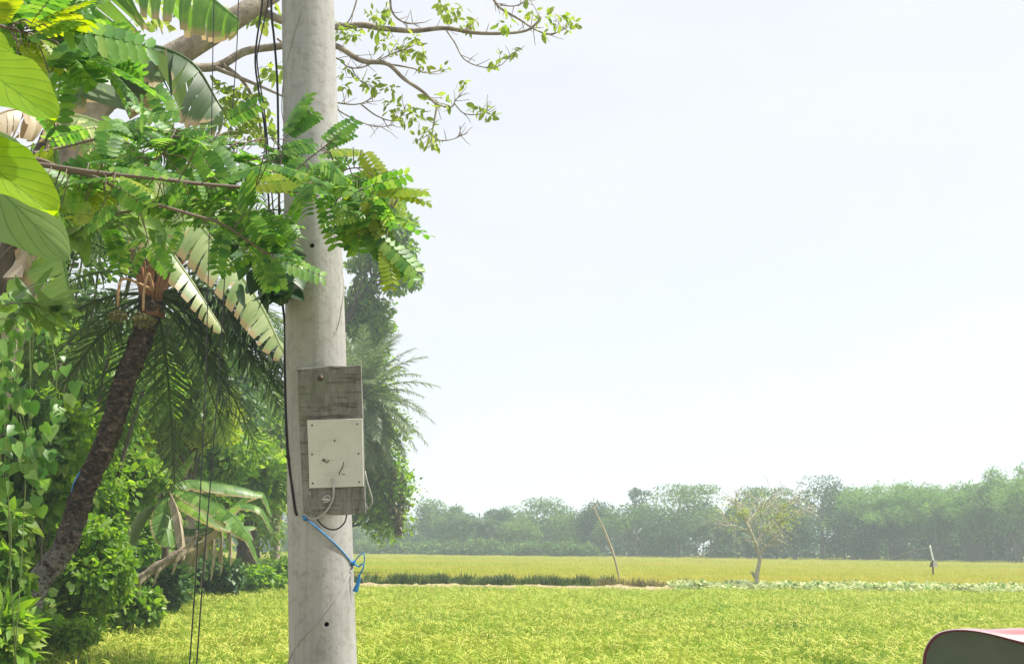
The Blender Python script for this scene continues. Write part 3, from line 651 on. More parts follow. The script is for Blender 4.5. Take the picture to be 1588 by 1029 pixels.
def far_tree(kind, px, top, wpx, label, mat, seed, dd=0, name='broadleaf_tree', group=None, cat='tree'):
    d = far_d(px) + dd; H = W(px, top, d)[2] * {'bamboo': 1.02, 'round': 1.16, 'dome': 1.12, 'layer': 1.07}.get(kind, 1.0); Wd = wpx * d / FPX; x = W(px, 860, d)
    loc = (x[0], d, 0.0); t = thing(name, label, cat, loc, group); key = (kind, mat, seed)
    rng = np.random.default_rng(seed * 7 + 3); cr, tr = tree_parts(rng, kind, H, Wd)
    for m_, nm, mt in ((cr, {'bamboo': 'foliage', 'coconut': 'fronds', 'bush': 'foliage'}.get(kind, 'crown'), M[mat]), (tr, {'bamboo': 'culms', 'bush': 'stems'}.get(kind, 'trunk'), M['bark_far'])):
        me = m_.mesh(nm, mt); o = bpy.data.objects.new(nm, me); COL.objects.link(o); o.parent = t
    return t
M['bark_far'] = plain('far bark', (.16, .14, .11), .9)
G = 'trees of the far tree line'
FT = [ # kind, px, top, width px, label, material, extra distance
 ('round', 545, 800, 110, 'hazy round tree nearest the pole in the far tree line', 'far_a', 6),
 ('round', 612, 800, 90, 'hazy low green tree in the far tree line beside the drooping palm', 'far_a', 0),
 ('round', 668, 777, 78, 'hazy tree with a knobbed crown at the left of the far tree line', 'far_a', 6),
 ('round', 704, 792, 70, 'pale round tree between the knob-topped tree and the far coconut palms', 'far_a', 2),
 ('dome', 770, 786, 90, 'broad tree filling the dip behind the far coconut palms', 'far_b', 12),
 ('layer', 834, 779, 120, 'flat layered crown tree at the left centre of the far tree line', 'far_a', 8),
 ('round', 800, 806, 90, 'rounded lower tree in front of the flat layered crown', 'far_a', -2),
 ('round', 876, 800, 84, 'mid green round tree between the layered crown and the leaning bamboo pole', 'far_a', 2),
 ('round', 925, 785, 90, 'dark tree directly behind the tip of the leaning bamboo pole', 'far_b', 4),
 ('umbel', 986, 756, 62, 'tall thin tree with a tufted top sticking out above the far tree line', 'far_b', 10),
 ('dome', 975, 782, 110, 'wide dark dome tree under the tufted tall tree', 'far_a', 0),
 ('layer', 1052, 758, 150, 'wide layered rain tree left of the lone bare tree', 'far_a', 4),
 ('round', 1030, 792, 100, 'dark round tree low in front of the wide layered rain tree', 'far_b', -4),
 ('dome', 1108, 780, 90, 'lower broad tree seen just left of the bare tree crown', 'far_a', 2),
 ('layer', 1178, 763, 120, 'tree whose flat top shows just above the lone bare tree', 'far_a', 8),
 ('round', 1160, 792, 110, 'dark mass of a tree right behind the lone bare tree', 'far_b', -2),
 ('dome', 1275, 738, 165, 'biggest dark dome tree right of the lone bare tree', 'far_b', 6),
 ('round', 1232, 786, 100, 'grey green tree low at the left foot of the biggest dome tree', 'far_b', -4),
 ('round', 1322, 798, 100, 'dark round tree between the biggest dome tree and the bamboo', 'far_b', -2),
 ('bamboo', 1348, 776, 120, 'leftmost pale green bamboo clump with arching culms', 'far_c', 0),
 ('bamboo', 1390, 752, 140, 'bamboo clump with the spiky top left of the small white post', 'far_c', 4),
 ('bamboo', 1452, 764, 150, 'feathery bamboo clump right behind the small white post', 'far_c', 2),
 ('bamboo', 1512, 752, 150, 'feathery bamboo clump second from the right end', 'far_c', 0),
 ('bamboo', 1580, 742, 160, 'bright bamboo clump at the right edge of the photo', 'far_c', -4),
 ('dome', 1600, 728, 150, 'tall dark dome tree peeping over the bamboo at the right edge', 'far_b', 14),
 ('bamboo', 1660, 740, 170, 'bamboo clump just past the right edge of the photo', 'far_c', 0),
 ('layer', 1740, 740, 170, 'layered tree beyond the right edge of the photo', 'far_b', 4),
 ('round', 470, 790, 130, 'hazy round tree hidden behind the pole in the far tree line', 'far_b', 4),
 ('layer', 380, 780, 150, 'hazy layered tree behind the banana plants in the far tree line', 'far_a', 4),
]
for i, (k, px, tp, wp, lb, mt, dd) in enumerate(FT):
    nm = {'bamboo': 'bamboo_clump', 'layer': 'rain_tree'}.get(k, 'broadleaf_tree')
    far_tree(k, px, tp, wp, lb, mt, 100 + i, dd, nm, G, 'bamboo' if k == 'bamboo' else 'tree')
for i, (px, tp, wp, lb) in enumerate([(716, 793, 44, 'leftmost far coconut palm, dark and ragged'), (738, 797, 42, 'far coconut palm with two pale hanging fronds, between its neighbours'), (757, 799, 40, 'rightmost of the three close far coconut palms'),
        (1100, 800, 60, 'far palm left of the lone bare tree, drooping over dark trees'), (1212, 812, 62, 'far palm just right of the lone bare tree trunk'), (1142, 815, 56, 'small far palm behind the left limb of the lone bare tree')]):
    far_tree('coconut', px, tp, wp * 1.25, lb, 'leaf_palm', 200 + i, -6, 'coconut_palm', 'coconut palms of the far tree line', 'palm')
for i in range(17):
    px = 566 + i * 21 + (i * 37 % 9); far_tree('bush', px, 829 + (i * 53 % 9), 46, 'small hazy bush in the low row at the left foot of the far tree line', 'far_a', 240 + i, -9, 'bush', 'low bushes at the foot of the far tree line', 'bush')
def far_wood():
    """the dark leaved wood behind the front trees: reads as one dark mass"""
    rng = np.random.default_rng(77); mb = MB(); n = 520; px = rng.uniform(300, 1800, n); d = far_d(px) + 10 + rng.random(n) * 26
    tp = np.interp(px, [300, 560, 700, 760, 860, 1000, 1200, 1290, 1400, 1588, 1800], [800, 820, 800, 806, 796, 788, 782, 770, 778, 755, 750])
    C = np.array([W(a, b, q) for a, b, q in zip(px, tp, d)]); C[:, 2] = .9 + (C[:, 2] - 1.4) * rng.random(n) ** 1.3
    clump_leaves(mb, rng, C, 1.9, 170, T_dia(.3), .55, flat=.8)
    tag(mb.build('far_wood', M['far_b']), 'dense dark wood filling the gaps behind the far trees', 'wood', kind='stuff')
far_wood()

# ------------------------------------------------------------------ lone half bare tree on the bund
def twigs(rng, mb, p, d, L, r, depth, tips, bend=.35, nb=(2, 4), upb=.12):
    P = [p]; q = np.array(d, float); k = 6
    for i in range(k): q = nrm(q + rng.normal(size=3) * bend * .35 + [0, 0, upb * .5]); P.append(P[-1] + q * L / k)
    P = np.array(P); tube(mb, P, np.linspace(r, r * .55, len(P)), 6 if r > .02 else 4)
    if depth == 0: tips.append((P[-1], q)); return
    for i in range(rng.integers(*nb)):
        a = rng.integers(2, 7); twigs(rng, mb, P[a], nrm(q + rng.normal(size=3) * .75), L * rng.uniform(.5, .8), r * .5, depth - 1, tips, bend, nb, upb)
    tips.append((P[-1], q))
def lone_tree():
    rng = np.random.default_rng(31); D = 43.0
    t = thing('bare_tree', 'small nearly leafless tree with spreading pale branches standing alone on the bund', 'tree', W(1173, 917, D))
    tr = MB(); tips = []
    ptube(tr, [(1173, 921, D), (1174, 890, D), (1178, 868, D), (1175, 850, D)], [3.7, 3.3, 3.1, 2.8], 10, 20)
    ptube(tr, [(1171, 895, D), (1168, 889, D), (1166.5, 887, D - .1)], [2.6, 2.3, 2.3], 8, 6)
    limbs = [([(1175, 852, D), (1166, 828, D - .1), (1157, 808, D), (1154, 797, D + .1)], [4.2, 3]), ([(1175, 850, D), (1176, 838, D + .1), (1186, 820, D + .2), (1204, 808, D + .2)], [3, 1.8]),
             ([(1176, 862, D), (1184, 850, D - .2), (1195, 840, D - .4), (1202, 832, D - .4)], [2.6, 1.5]), ([(1163, 822, D), (1146, 817, D - .3), (1130, 811, D - .3), (1124, 803, D - .4)], [1.6, .8]),
             ([(1158, 808, D), (1172, 795, D + .4), (1186, 782, D + .5), (1199, 765, D + .5)], [2, 1]), ([(1200, 812, D + .2), (1220, 803, D), (1240, 797, D - .1), (1254, 786, D)], [1.8, .9]),
             ([(1186, 820, D + .2), (1186, 800, D + .6), (1190, 785, D + .9), (1176, 776, D + 1)], [1.8, .9]), ([(1204, 808, D + .2), (1212, 797, D + .2), (1216, 786, D + .4), (1228, 777, D + .5)], [1.5, .8]), ([(1158, 806, D), (1150, 793, D - .5), (1143, 782, D - .6), (1140, 776, D - .7)], [1.5, .8])]
    for pts, r in limbs:
        P = ptube(tr, pts, np.array(r) * .68, 7, 14)
        for k in range(18):
            i = rng.integers(4, 14); g = nrm(P[min(i + 1, 13)] - P[i - 1])
            twigs(rng, tr, P[i], nrm(g + rng.normal(size=3) * [.8, .8, .6] + [0, 0, .0]), rng.uniform(.3, .75), .012, 1, tips, .35, (2, 4), .0)
    tr.build('trunk', plain('pale grey green twig bark', (.44, .41, .32), .8, var=.2), t)
    lf = MB()
    for px, py, dd, r, n in ((1135, 798, 0, .55, 90), (1176, 788, .4, .7, 130), (1226, 800, 0, .55, 90), (1200, 815, 0, .5, 60), (1150, 795, 0, .20, 90), (1156, 792, .1, .14, 70), (1214, 783, .3, .14, 70), (1210, 800, .1, .18, 80), (1216, 796, .2, .14, 50), (1186, 817, .2, .16, 34), (1206, 815, .1, .3, 60), (1222, 818, 0, .2, 26), (1200, 824, 0, .2, 24)):
        clump_leaves(lf, rng, [W(px, py, D + dd)], r, n, T_oval(.28), .07, flat=.7)
    tp = np.array([q[0] for q in tips]); tp = tp[(rng.random(len(tp)) < .5) & (tp[:, 2] < W(1190, 764, D)[2])]
    clump_leaves(lf, rng, tp, .05, 2, T_oval(.28), .055)
    lf.build('leaves', leafmat('young yellow leaf', [(.26, .38, .12), (.38, .47, .16), (.5, .5, .18)], .45), t)
lone_tree()
def bamboo_pole():
    rng = np.random.default_rng(8); s = MB(); D = 47
    P = ptube(s, [(961, 900, D), (956, 876, D), (949, 852, D), (940, 828, D), (930, 806, D), (920, 786, D), (916, 779, D)], [1.0, 1.7, 1.8, 1.5, 1.2, .8, .4], 9, 50)
    for i in range(4, 48, 5): tube(s, np.array([P[i] - (P[i + 1] - P[i]) * .12, P[i] + (P[i + 1] - P[i]) * .12]), .047, 9)
    tube(s, spline([W(921, 788, D), W(926, 781, D + .1), W(925, 776, D + .1)], 6), .015, 5)
    tag(s.build('bamboo_pole', M['twig_pale'], None, P[0]), 'bare pale bamboo pole leaning left at the edge of the golden field', 'pole')
bamboo_pole()
def marker_post():
    D = 63.0; L0 = W(1447, 893, D); L0[2] = 0
    t = thing('marker_post', 'small white topped post with a pale tin tied on, standing in the golden field', 'post', L0)
    s = MB(); tube(s, np.array([L0, W(1447, 891, D), W(1446.5, 868, D)]), .045, 8); s.build('stake', M['bark_dark'], t)
    s = MB(); ptube(s, [(1447.5, 869, D), (1445, 859, D), (1442, 845, D)], [1.7, 1.5, 1.2], 8, 8); s.build('white_top', plain('white plastic', (.72, .74, .72), .5), t)
    s = MB(); box(s, W(1450, 874.5, D - .06), (.2, .12, .27)); tube(s, np.array([W(1450, 870, D - .06), W(1450, 869, D - .06)]), .07, 10); s.build('tin', plain('pale tin', (.62, .60, .56), .5), t)
    s = MB(); box(s, W(1444, 874.5, D - .05), (.09, .05, .27), 0, np.array(Matrix.Rotation(.35, 3, 'Y'))); s.build('rag', M['bark_dark'], t)
    s = MB(); P = spline([W(1442, 848, D), W(1415, 853, D + 5), W(1392, 862, D + 9), W(1370, 867, D + 13)], 24); tube(s, P, .014, 5)
    tag(s.build('scare_line', M['cable_grey'], None, P[0]), 'thin pale line sloping left from the top of the small white post', 'string')
marker_post()
# ------------------------------------------------------------------ trees along the left bund
def bananamat(name, stops, edge=(.42, .32, .18), trans=.5, dry=.86):
    m, t, o = newmat(name); uv = t.nodes.new('ShaderNodeUVMap'); sp = t.nodes.new('ShaderNodeSeparateXYZ'); t.links.new(uv.outputs[0], sp.inputs[0])
    g = t.nodes.new('ShaderNodeNewGeometry')
    mp = nd(t, 'ShaderNodeMapping'); mp.inputs['Scale'].default_value = (60, 1.2, 1); t.links.new(uv.outputs[0], mp.inputs['Vector'])
    n = nd(t, 'ShaderNodeTexNoise', i_Scale=1.0, i_Detail=4.0); t.links.new(mp.outputs[0], n.inputs['Vector'])
    a = nd(t, 'ShaderNodeMath', operation='MULTIPLY_ADD'); a.inputs[1].default_value = .5; t.links.new(g.outputs['Random Per Island'], a.inputs[0])
    hf = nd(t, 'ShaderNodeMath', operation='MULTIPLY'); hf.inputs[1].default_value = .5; t.links.new(n.outputs[0], hf.inputs[0]); t.links.new(hf.outputs[0], a.inputs[2])
    c = ramp(t, a.outputs[0], stops)
    ab = nd(t, 'ShaderNodeMath', operation='ABSOLUTE'); t.links.new(sp.outputs[1], ab.inputs[0])
    ns = nd(t, 'ShaderNodeMath', operation='MULTIPLY_ADD'); ns.inputs[1].default_value = .35; t.links.new(n.outputs[0], ns.inputs[0]); t.links.new(ab.outputs[0], ns.inputs[2])
    e = nd(t, 'ShaderNodeMapRange'); e.inputs['From Min'].default_value = dry + .12; e.inputs['From Max'].default_value = dry + .26; t.links.new(ns.outputs[0], e.inputs['Value'])
    mx0 = nd(t, 'ShaderNodeMix', data_type='RGBA'); t.links.new(e.outputs[0], mx0.inputs[0]); t.links.new(c, mx0.inputs[6]); mx0.inputs[7].default_value = (*edge, 1)
    p = nd(t, 'ShaderNodeBsdfPrincipled', i_Roughness=.4); t.links.new(mx0.outputs[2], p.inputs['Base Color'])
    tr = t.nodes.new('ShaderNodeBsdfTranslucent'); hs = nd(t, 'ShaderNodeHueSaturation', i_Hue=.487, i_Saturation=1.1, i_Value=1.4); t.links.new(mx0.outputs[2], hs.inputs['Color']); t.links.new(hs.outputs[0], tr.inputs['Color'])
    mx = nd(t, 'ShaderNodeMixShader'); mx.inputs[0].default_value = trans; t.links.new(p.outputs[0], mx.inputs[1]); t.links.new(tr.outputs[0], mx.inputs[2]); t.links.new(mx.outputs[0], o.inputs['Surface']); return m
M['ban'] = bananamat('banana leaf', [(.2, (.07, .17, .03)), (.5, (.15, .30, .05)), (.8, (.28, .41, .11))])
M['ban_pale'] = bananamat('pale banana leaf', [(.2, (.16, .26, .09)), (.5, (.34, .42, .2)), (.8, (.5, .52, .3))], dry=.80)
M['ban_dark'] = bananamat('dark olive banana leaf', [(.2, (.035, .075, .025)), (.5, (.07, .13, .04)), (.8, (.12, .19, .06))], trans=.35)  # darker olive tone of the same leaf
M['ban_dry'] = bananamat('dry banana leaf', [(.2, (.22, .17, .10)), (.5, (.40, .32, .2)), (.8, (.52, .44, .3))], trans=.25)
def banana_leaf(rng, parent, pts, hw, mat, th0=.15, th1=.9, nst=16, tear=.25, sides=(-1, 1), up=(0, 0, 1), sweep=.35, gap=.06, wild=.25, name='leaf'):
    """banana leaf: midrib through pts, lamina torn into strips that sag"""
    k = 40; P = spline(pts, k); T = nrm(np.gradient(P, axis=0)); upv = np.asarray(up, float); S = nrm(np.cross(T, upv)); Nn = nrm(np.cross(S, T))
    mb = MB(); tube(mb, P, np.linspace(.022, .005, k) * (hw / .3) ** .5, 6, 0); tq = np.linspace(0, 1, k)
    L = np.linalg.norm(np.diff(P, axis=0), axis=1).sum()
    at = lambda A, q: np.array([np.interp(q, tq, A[:, j]) for j in range(3)])
    for s in sides:
        u = np.sort(np.concatenate([[.1, 1.0], .1 + .9 * (np.arange(1, nst) + rng.uniform(-.3, .3, nst - 1)) / nst])); off = 0
        for a, b in zip(u[:-1], u[1:]):
            if rng.random() < tear: off = rng.normal() * wild
            else: off = off * .8
            V, UV = [], []
            for q in (a, (a + b) / 2, b):
                q2 = q if rng.random() > .9 else q; wd = hw * max(0, math.sin(math.pi * (.07 + .91 * q))) ** .55; p, T_, S_, N_ = at(P, q2), at(T, q2), at(S, q2), at(Nn, q2)
                g = gap * (1 if q == a else -1 if q == b else 0) * (b - a) * L * .5
                for j, f in enumerate(np.linspace(0, 1, 6)):
                    th = th0 + (th1 - th0) * f * .7 + off * f
                    if j == 0: X = p.copy()
                    else: X = X + (s * S_ * math.cos(th) - N_ * math.sin(th) * .5 + np.array([0, 0, -.5]) * math.sin(th) + T_ * sweep) * wd / 5 / (1 + .3 * sweep)
                    V.append(X + T_ * g * f); UV.append((q, s * f))
            F = [(r * 6 + j, r * 6 + j + 1, (r + 1) * 6 + j + 1, (r + 1) * 6 + j) for r in range(2) for j in range(5)]
            mb.faces(V, F, 0, True, UV)
    return mb.build(name, M[mat], parent, uv=True)
PX = lambda *a: [W(*p) for p in a]
def banana_big():
    rng = np.random.default_rng(41); D = 10.0; g = W(-90, 1000, D); g[2] = .95
    t = thing('banana_plant', 'tall banana plant with a long pale torn leaf drooping towards the pole', 'banana plant', g)
    s = MB(); tube(s, spline([g - [0, 0, .2], W(-50, 760, D), W(-8, 480, D), W(50, 280, D), W(84, 190, D)], 30), np.linspace(.12, .06, 30), 12, jit=.06, rng=rng); s.build('stem', M['bark_dark'], t)
    banana_leaf(rng, t, PX((84, 190, D), (110, 178, 9.9), (180, 205, 9.7), (262, 290, 9.3), (330, 372, 9), (400, 465, 8.8), (441, 548, 8.6)), .36, 'ban_pale', .5, 1.5, 30, .6, gap=.3, wild=.45)
    banana_leaf(rng, t, PX((84, 190, D), (160, 240, 9.9), (230, 340, 9.7), (290, 425, 9.6), (346, 512, 9.5)), .25, 'ban_pale', .5, 1.45, 20, .6, gap=.3, wild=.45)
    banana_leaf(rng, t, PX((84, 190, D), (120, 40, 10.5), (190, -36, 10.5), (280, -34, 10.3), (370, 30, 10.1)), .66, 'ban', .9, 1.6, 15, .7, gap=.22, wild=.6)
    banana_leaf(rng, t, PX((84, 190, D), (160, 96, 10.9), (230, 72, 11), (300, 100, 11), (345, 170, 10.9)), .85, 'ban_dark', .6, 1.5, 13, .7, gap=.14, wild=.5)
    banana_leaf(rng, t, PX((84, 190, D), (60, 178, 9.7), (20, 170, 9.5), (-30, 190, 9.3)), .30, 'ban_dry', .9, 1.5, 10, .8, gap=.25, wild=.5)
    banana_leaf(rng, t, PX((84, 200, D), (96, 330, 9.6), (98, 395, 9.5), (113, 476, 9.4)), .40, 'ban', .1, .5, 9, .3, sides=(1,), up=(0, -1, .2), sweep=.1, gap=.04)
    banana_leaf(rng, t, PX((84, 195, D), (55, 300, 9.6), (42, 380, 9.5), (36, 470, 9.5)), .30, 'ban_dry', .9, 1.6, 9, .8, gap=.3, wild=.5)
banana_big()
def banana_low():
    rng = np.random.default_rng(42); D = 26.0; g = W(183, 930, D); g[2] = ground_h(g[0], g[1])
    t = thing('banana_plant', 'small green banana plant with wide arching leaves at the edge of the field', 'banana plant', g, None)
    s = MB(); P = spline([g - [0, 0, .2], W(196, 860, D), W(222, 800, D), W(255, 765, D), W(272, 752, D)], 24); tube(s, P, np.linspace(.17, .08, 24), 10, jit=.07, rng=rng); s.build('stem', M['stemgreen'], t)
    c = (262, 760, D)
    for pts, hw, mt, th in (([c, (272, 745, D), (286, 722, D), (300, 703, D)], .32, 'ban', (.0, .3)), ([c, (290, 762, 25.8), (330, 778, 25.4), (362, 800, 25), (388, 834, 24.6)], .42, 'ban', (.3, 1.1)),
                            ([c, (290, 745, 26.4), (330, 748, 26.6), (372, 755, 26.8), (406, 766, 27)], .36, 'ban', (.5, 1.3)), ([c, (240, 760, 26), (214, 752, 26), (188, 760, 26)], .30, 'ban_dry', (.4, 1.4)),
                            ([c, (256, 790, 25.5), (258, 820, 25.2), (262, 845, 25)], .34, 'ban', (.2, .8)), ([c, (300, 785, 27), (350, 812, 27.5), (395, 816, 28)], .30, 'ban', (.4, 1.2)),
                            ([c, (230, 735, 26.6), (205, 728, 27), (170, 745, 27.4)], .30, 'ban', (.3, 1.1)), ([c, (275, 790, 24.9), (282, 830, 24.4), (284, 865, 24)], .22, 'ban_dry', (.8, 1.5)),
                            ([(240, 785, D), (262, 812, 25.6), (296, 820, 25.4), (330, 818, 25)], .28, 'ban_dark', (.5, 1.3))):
        banana_leaf(rng, t, PX(*pts), hw, mt, th[0], th[1], 14, .35, gap=.1)
    D = 29; g = W(262, 912, D); g[2] = ground_h(g[0], g[1])
    t = thing('banana_plant', 'leaning banana plant with a shaggy dry stem and hanging dead leaves', 'banana plant', g)
    s = MB(); P = spline([g - [0, 0, .2], W(290, 875, D), W(320, 840, D), W(342, 808, D)], 20); tube(s, P, np.linspace(.16, .10, 20), 10, jit=.14, rng=rng); s.build('stem', M['straw'], t)
    for k in range(5):
        a = P[-1 - k * 1]; banana_leaf(rng, t, [a, a + [.1 - .1 * k, .1, .12], a + [.28 - .15 * k, -.1, -.35], a + [.3 - .17 * k, -.15, -1.0 - .1 * k]], .16, 'ban_dry', .8, 1.6, 8, .9, gap=.3, wild=.5)
    for dx, dz, dy in ((1.3, .1, -.3), (.9, -.6, .2), (-1.3, .05, .2), (1.1, .5, .5)):
        a = P[-1]; banana_leaf(rng, t, [a, a + [dx * .3, dy, .35 + dz * .3], a + [dx * .75, dy, .2 + dz], a + [dx, dy, -.35 + dz]], .26, 'ban', .3, 1.2, 12, .4, gap=.1)
    D = 24; g = W(165, 935, D); g[2] = ground_h(g[0], g[1])
    t = thing('fallen_stem', 'dead brown banana stem lying at a slant just above the rice', 'dead stem', g)
    s = MB(); P = spline([W(166, 934, D), W(196, 913, D), W(236, 884, D), W(286, 853, D)], 22); tube(s, P, np.linspace(.10, .085, 22), 9, jit=.12, rng=rng); tube(s, spline([P[-3], W(300, 838, D), W(306, 822, D)], 8), .035, 6); s.build('stem', bark('dead stem fibre', [(.3, (.16, .12, .08)), (.7, (.46, .38, .27))], 8, (1, 1, 1)), t)
    for k in (13, 17, 21): a = P[k]; banana_leaf(rng, t, [a, a + [.1, 0, .12], a + [-.1, -.1, -.1], a + [-.2, -.1, -.45]], .12, 'ban_dry', .8, 1.5, 6, .9, gap=.3, name='dry_leaf')
banana_low()

# ---- date palms
def palm_bark():
    m, t, o = newmat('date palm bark'); p = nd(t, 'ShaderNodeBsdfPrincipled', i_Roughness=.9); p.inputs['Specular IOR Level'].default_value = .15
    a = ramp(t, noise(t, 13, 6, .7, stretch=(1, 1, 1.7)), [(.38, (.022, .017, .014)), (.55, (.10, .065, .05)), (.70, (.32, .24, .19))])
    tc = t.nodes.new('ShaderNodeTexCoord'); sp = t.nodes.new('ShaderNodeSeparateXYZ'); t.links.new(tc.outputs['Object'], sp.inputs[0])
    lo = nd(t, 'ShaderNodeMapRange'); lo.inputs['From Min'].default_value = 1.5; lo.inputs['From Max'].default_value = .1; t.links.new(sp.outputs[2], lo.inputs['Value'])
    n2 = ramp(t, noise(t, 13, 5, .7), [(.44, (0, 0, 0)), (.50, (1, 1, 1))])
    f = nd(t, 'ShaderNodeMath', operation='MULTIPLY'); t.links.new(lo.outputs[0], f.inputs[0]); t.links.new(n2, f.inputs[1])
    mx = nd(t, 'ShaderNodeMix', data_type='RGBA'); t.links.new(f.outputs[0], mx.inputs[0]); t.links.new(a, mx.inputs[6]); mx.inputs[7].default_value = (.40, .38, .34, 1)
    t.links.new(mx.outputs[2], p.inputs['Base Color']); b = nd(t, 'ShaderNodeBump', i_Strength=1.0, i_Distance=.03); t.links.new(noise(t, 24, 4, .65), b.inputs['Height']); t.links.new(b.outputs[0], p.inputs['Normal'])
    t.links.new(p.outputs[0], o.inputs['Surface']); return m
M['palm_bark'] = palm_bark()
M['fibre'] = plain('orange palm fibre', (.30, .135, .065), .8, var=.5, nscale=30, stretch=(4, 4, .5))
M['date'] = plain('green brown dates', (.19, .17, .045), .5, var=.5, nscale=40)
def scars(rng, mb, P, r, n, mi=0):
    """old leaf bases standing off the trunk"""
    T = nrm(np.gradient(P, axis=0))
    for i in range(n):
        k = rng.integers(1, len(P) - 1); a = rng.random() * 6.283; x = nrm(np.cross(T[k], [0, 1, .1])); y = np.cross(T[k], x); d = x * math.cos(a) + y * math.sin(a); rr = r[k]
        b = P[k] + d * rr * .86; s = .045 + .05 * rng.random(); side = np.cross(T[k], d)
        V = [b - side * s, b + side * s, b + side * s * .5 + d * rr * .26 + T[k] * s * .9, b - side * s * .5 + d * rr * .26 + T[k] * s * .9, b - side * s * .7 + T[k] * s * 1.5, b + side * s * .7 + T[k] * s * 1.5]
        mb.faces(V, [(0, 1, 2, 3), (3, 2, 5, 4), (0, 3, 4), (1, 5, 2)], mi, False)
def date_palm_near():
    rng = np.random.default_rng(51); D = 15.0; pts = [(28, 1004), (34, 975), (42, 942), (62, 900), (95, 856), (112, 815), (121, 785), (138, 742), (162, 692), (179, 641), (194, 590), (214, 540), (227, 500), (236, 466)]
    g = W(30, 992, D); t = thing('date_palm', 'leaning date palm with a rough dark trunk, pale patches near its foot and drooping fronds', 'palm', g)
    P = spline([W(a, b, D) for a, b in pts], 110); hw = np.interp(np.linspace(0, 1, 110), [0, .08, .3, .6, .9, 1], [21, 19.5, 17.5, 17, 17.5, 21]) * D / FPX * .93 * (1 + .05 * np.sin(np.arange(110) * .9))
    s = MB(); tube(s, P, hw, 26, jit=.055, rng=rng); scars(rng, s, P, hw, 620); s.build('trunk', M['palm_bark'], t)
    top = P[-1]
    s = MB(); tube(s, spline([top - [0, 0, .2], top + [.02, 0, .2], top + [.04, 0, .5]], 12), np.linspace(.14, .04, 12), 16, jit=.2, rng=rng)
    for i in range(90):
        a = rng.random() * 6.283; d = np.array([math.cos(a), math.sin(a), 0]); tube(s, spline([top + d * .12, top + d * .2 + [0, 0, .3], top + d * (.22 + .22 * rng.random()) + [0, 0, .35 + .4 * rng.random()]], 6), np.linspace(.022, .008, 6), 5, flat=.5)
    s.build('leaf_sheath', M['fibre'], t)
    for px, py, bx, by, r in ((238, 428, 222, 494, 19), (205, 436, 183, 488, 16)):
        s = MB(); ptube(s, [(238, 450, D - .25), ((px + bx) / 2, py - 4, D - .38), (bx + 1, by - 40, D - .45), (bx, by - 12, D - .45)], [2.4, 2], 7, 14)
        bc = W(bx, by, D - .45); fr = s.build('fruit_stalk', plain('tan stalk', (.46, .27, .13), .7), t); q = MB(); R = r * D / FPX
        for i in range(150):
            d = rdir(rng, 1)[0]; d[2] = -abs(d[2]) if rng.random() < .62 else d[2] * .6; p = bc + d * R * np.array([1.1, 1, .85]) * (.5 + .5 * rng.random())
            tube(q, np.array([bc + [0, 0, R * .5], p]), .0022, 3, caps=False); rock(q, p, .011, rng, 0, 5, 4, .05, (1, 1, 1.25))
        q.build('date_bunch', M['date'], t)
    c = top + np.array([.05, 0, .22]); n = 46
    for i in range(n):
        a = i * 2.39996 + .4; el = 1.15 - 1.75 * (i / n) ** .9; f = MB(); L = 2.3 + .35 * rng.random()
        if el < .55 and (math.sin(a) < .25): continue
        d = (math.cos(a) * math.cos(el), math.sin(a) * math.cos(el) * .9, math.sin(el))
        frond(f, rng, c - [0, 0, .25 * i / n], d, L, 1.6 + 1.0 * i / n, 50, .44, .032, rr=.022); f.build('frond', M['leaf_palm'] if i < 26 else M['leaf_palm'], t)
    for px, py in ((330, 520), (405, 575), (440, 650), (380, 600), (430, 560), (340, 590), (365, 660), (420, 700), (300, 560), (420, 530), (395, 640), (350, 560), (440, 600), (410, 660), (290, 620), (360, 500), (70, 560), (110, 640), (30, 610)):   # fronds that hang over to the field side
        e = W(px, py, D - .6 + rng.random()); v = e - c; f = MB(); L = np.linalg.norm(v) * 1.22; frond(f, rng, c - [0, 0, .15], v / L + np.array([0, 0, .62]), L, 2.6, 60, .46, .034, rr=.022); f.build('frond', M['leaf_palm'], t)
    tr = MB(); V = []; ks = np.linspace(0, 1, 9); an = np.radians(np.linspace(-150, -52, 12))
    for k in ks:
        i = int(np.argmin(np.abs(P[:, 2] - W(125, 772 - 46 * k, D)[2])))
        for a in an: V.append(P[i] + np.array([math.sin(a), -math.cos(a), .12 * math.sin(a * 3)]) * hw[i] * (1.16 + .05 * rng.random()))
    tr.faces(V, [(r * 12 + j, r * 12 + j + 1, (r + 1) * 12 + j + 1, (r + 1) * 12 + j) for r in range(8) for j in range(11)])
    tag(tr.build('blue_strap', M['rope_blue'], None, W(121, 745, D - .25)), 'strip of blue plastic sheet tied on the left side of the leaning palm trunk', 'plastic strip')
date_palm_near()
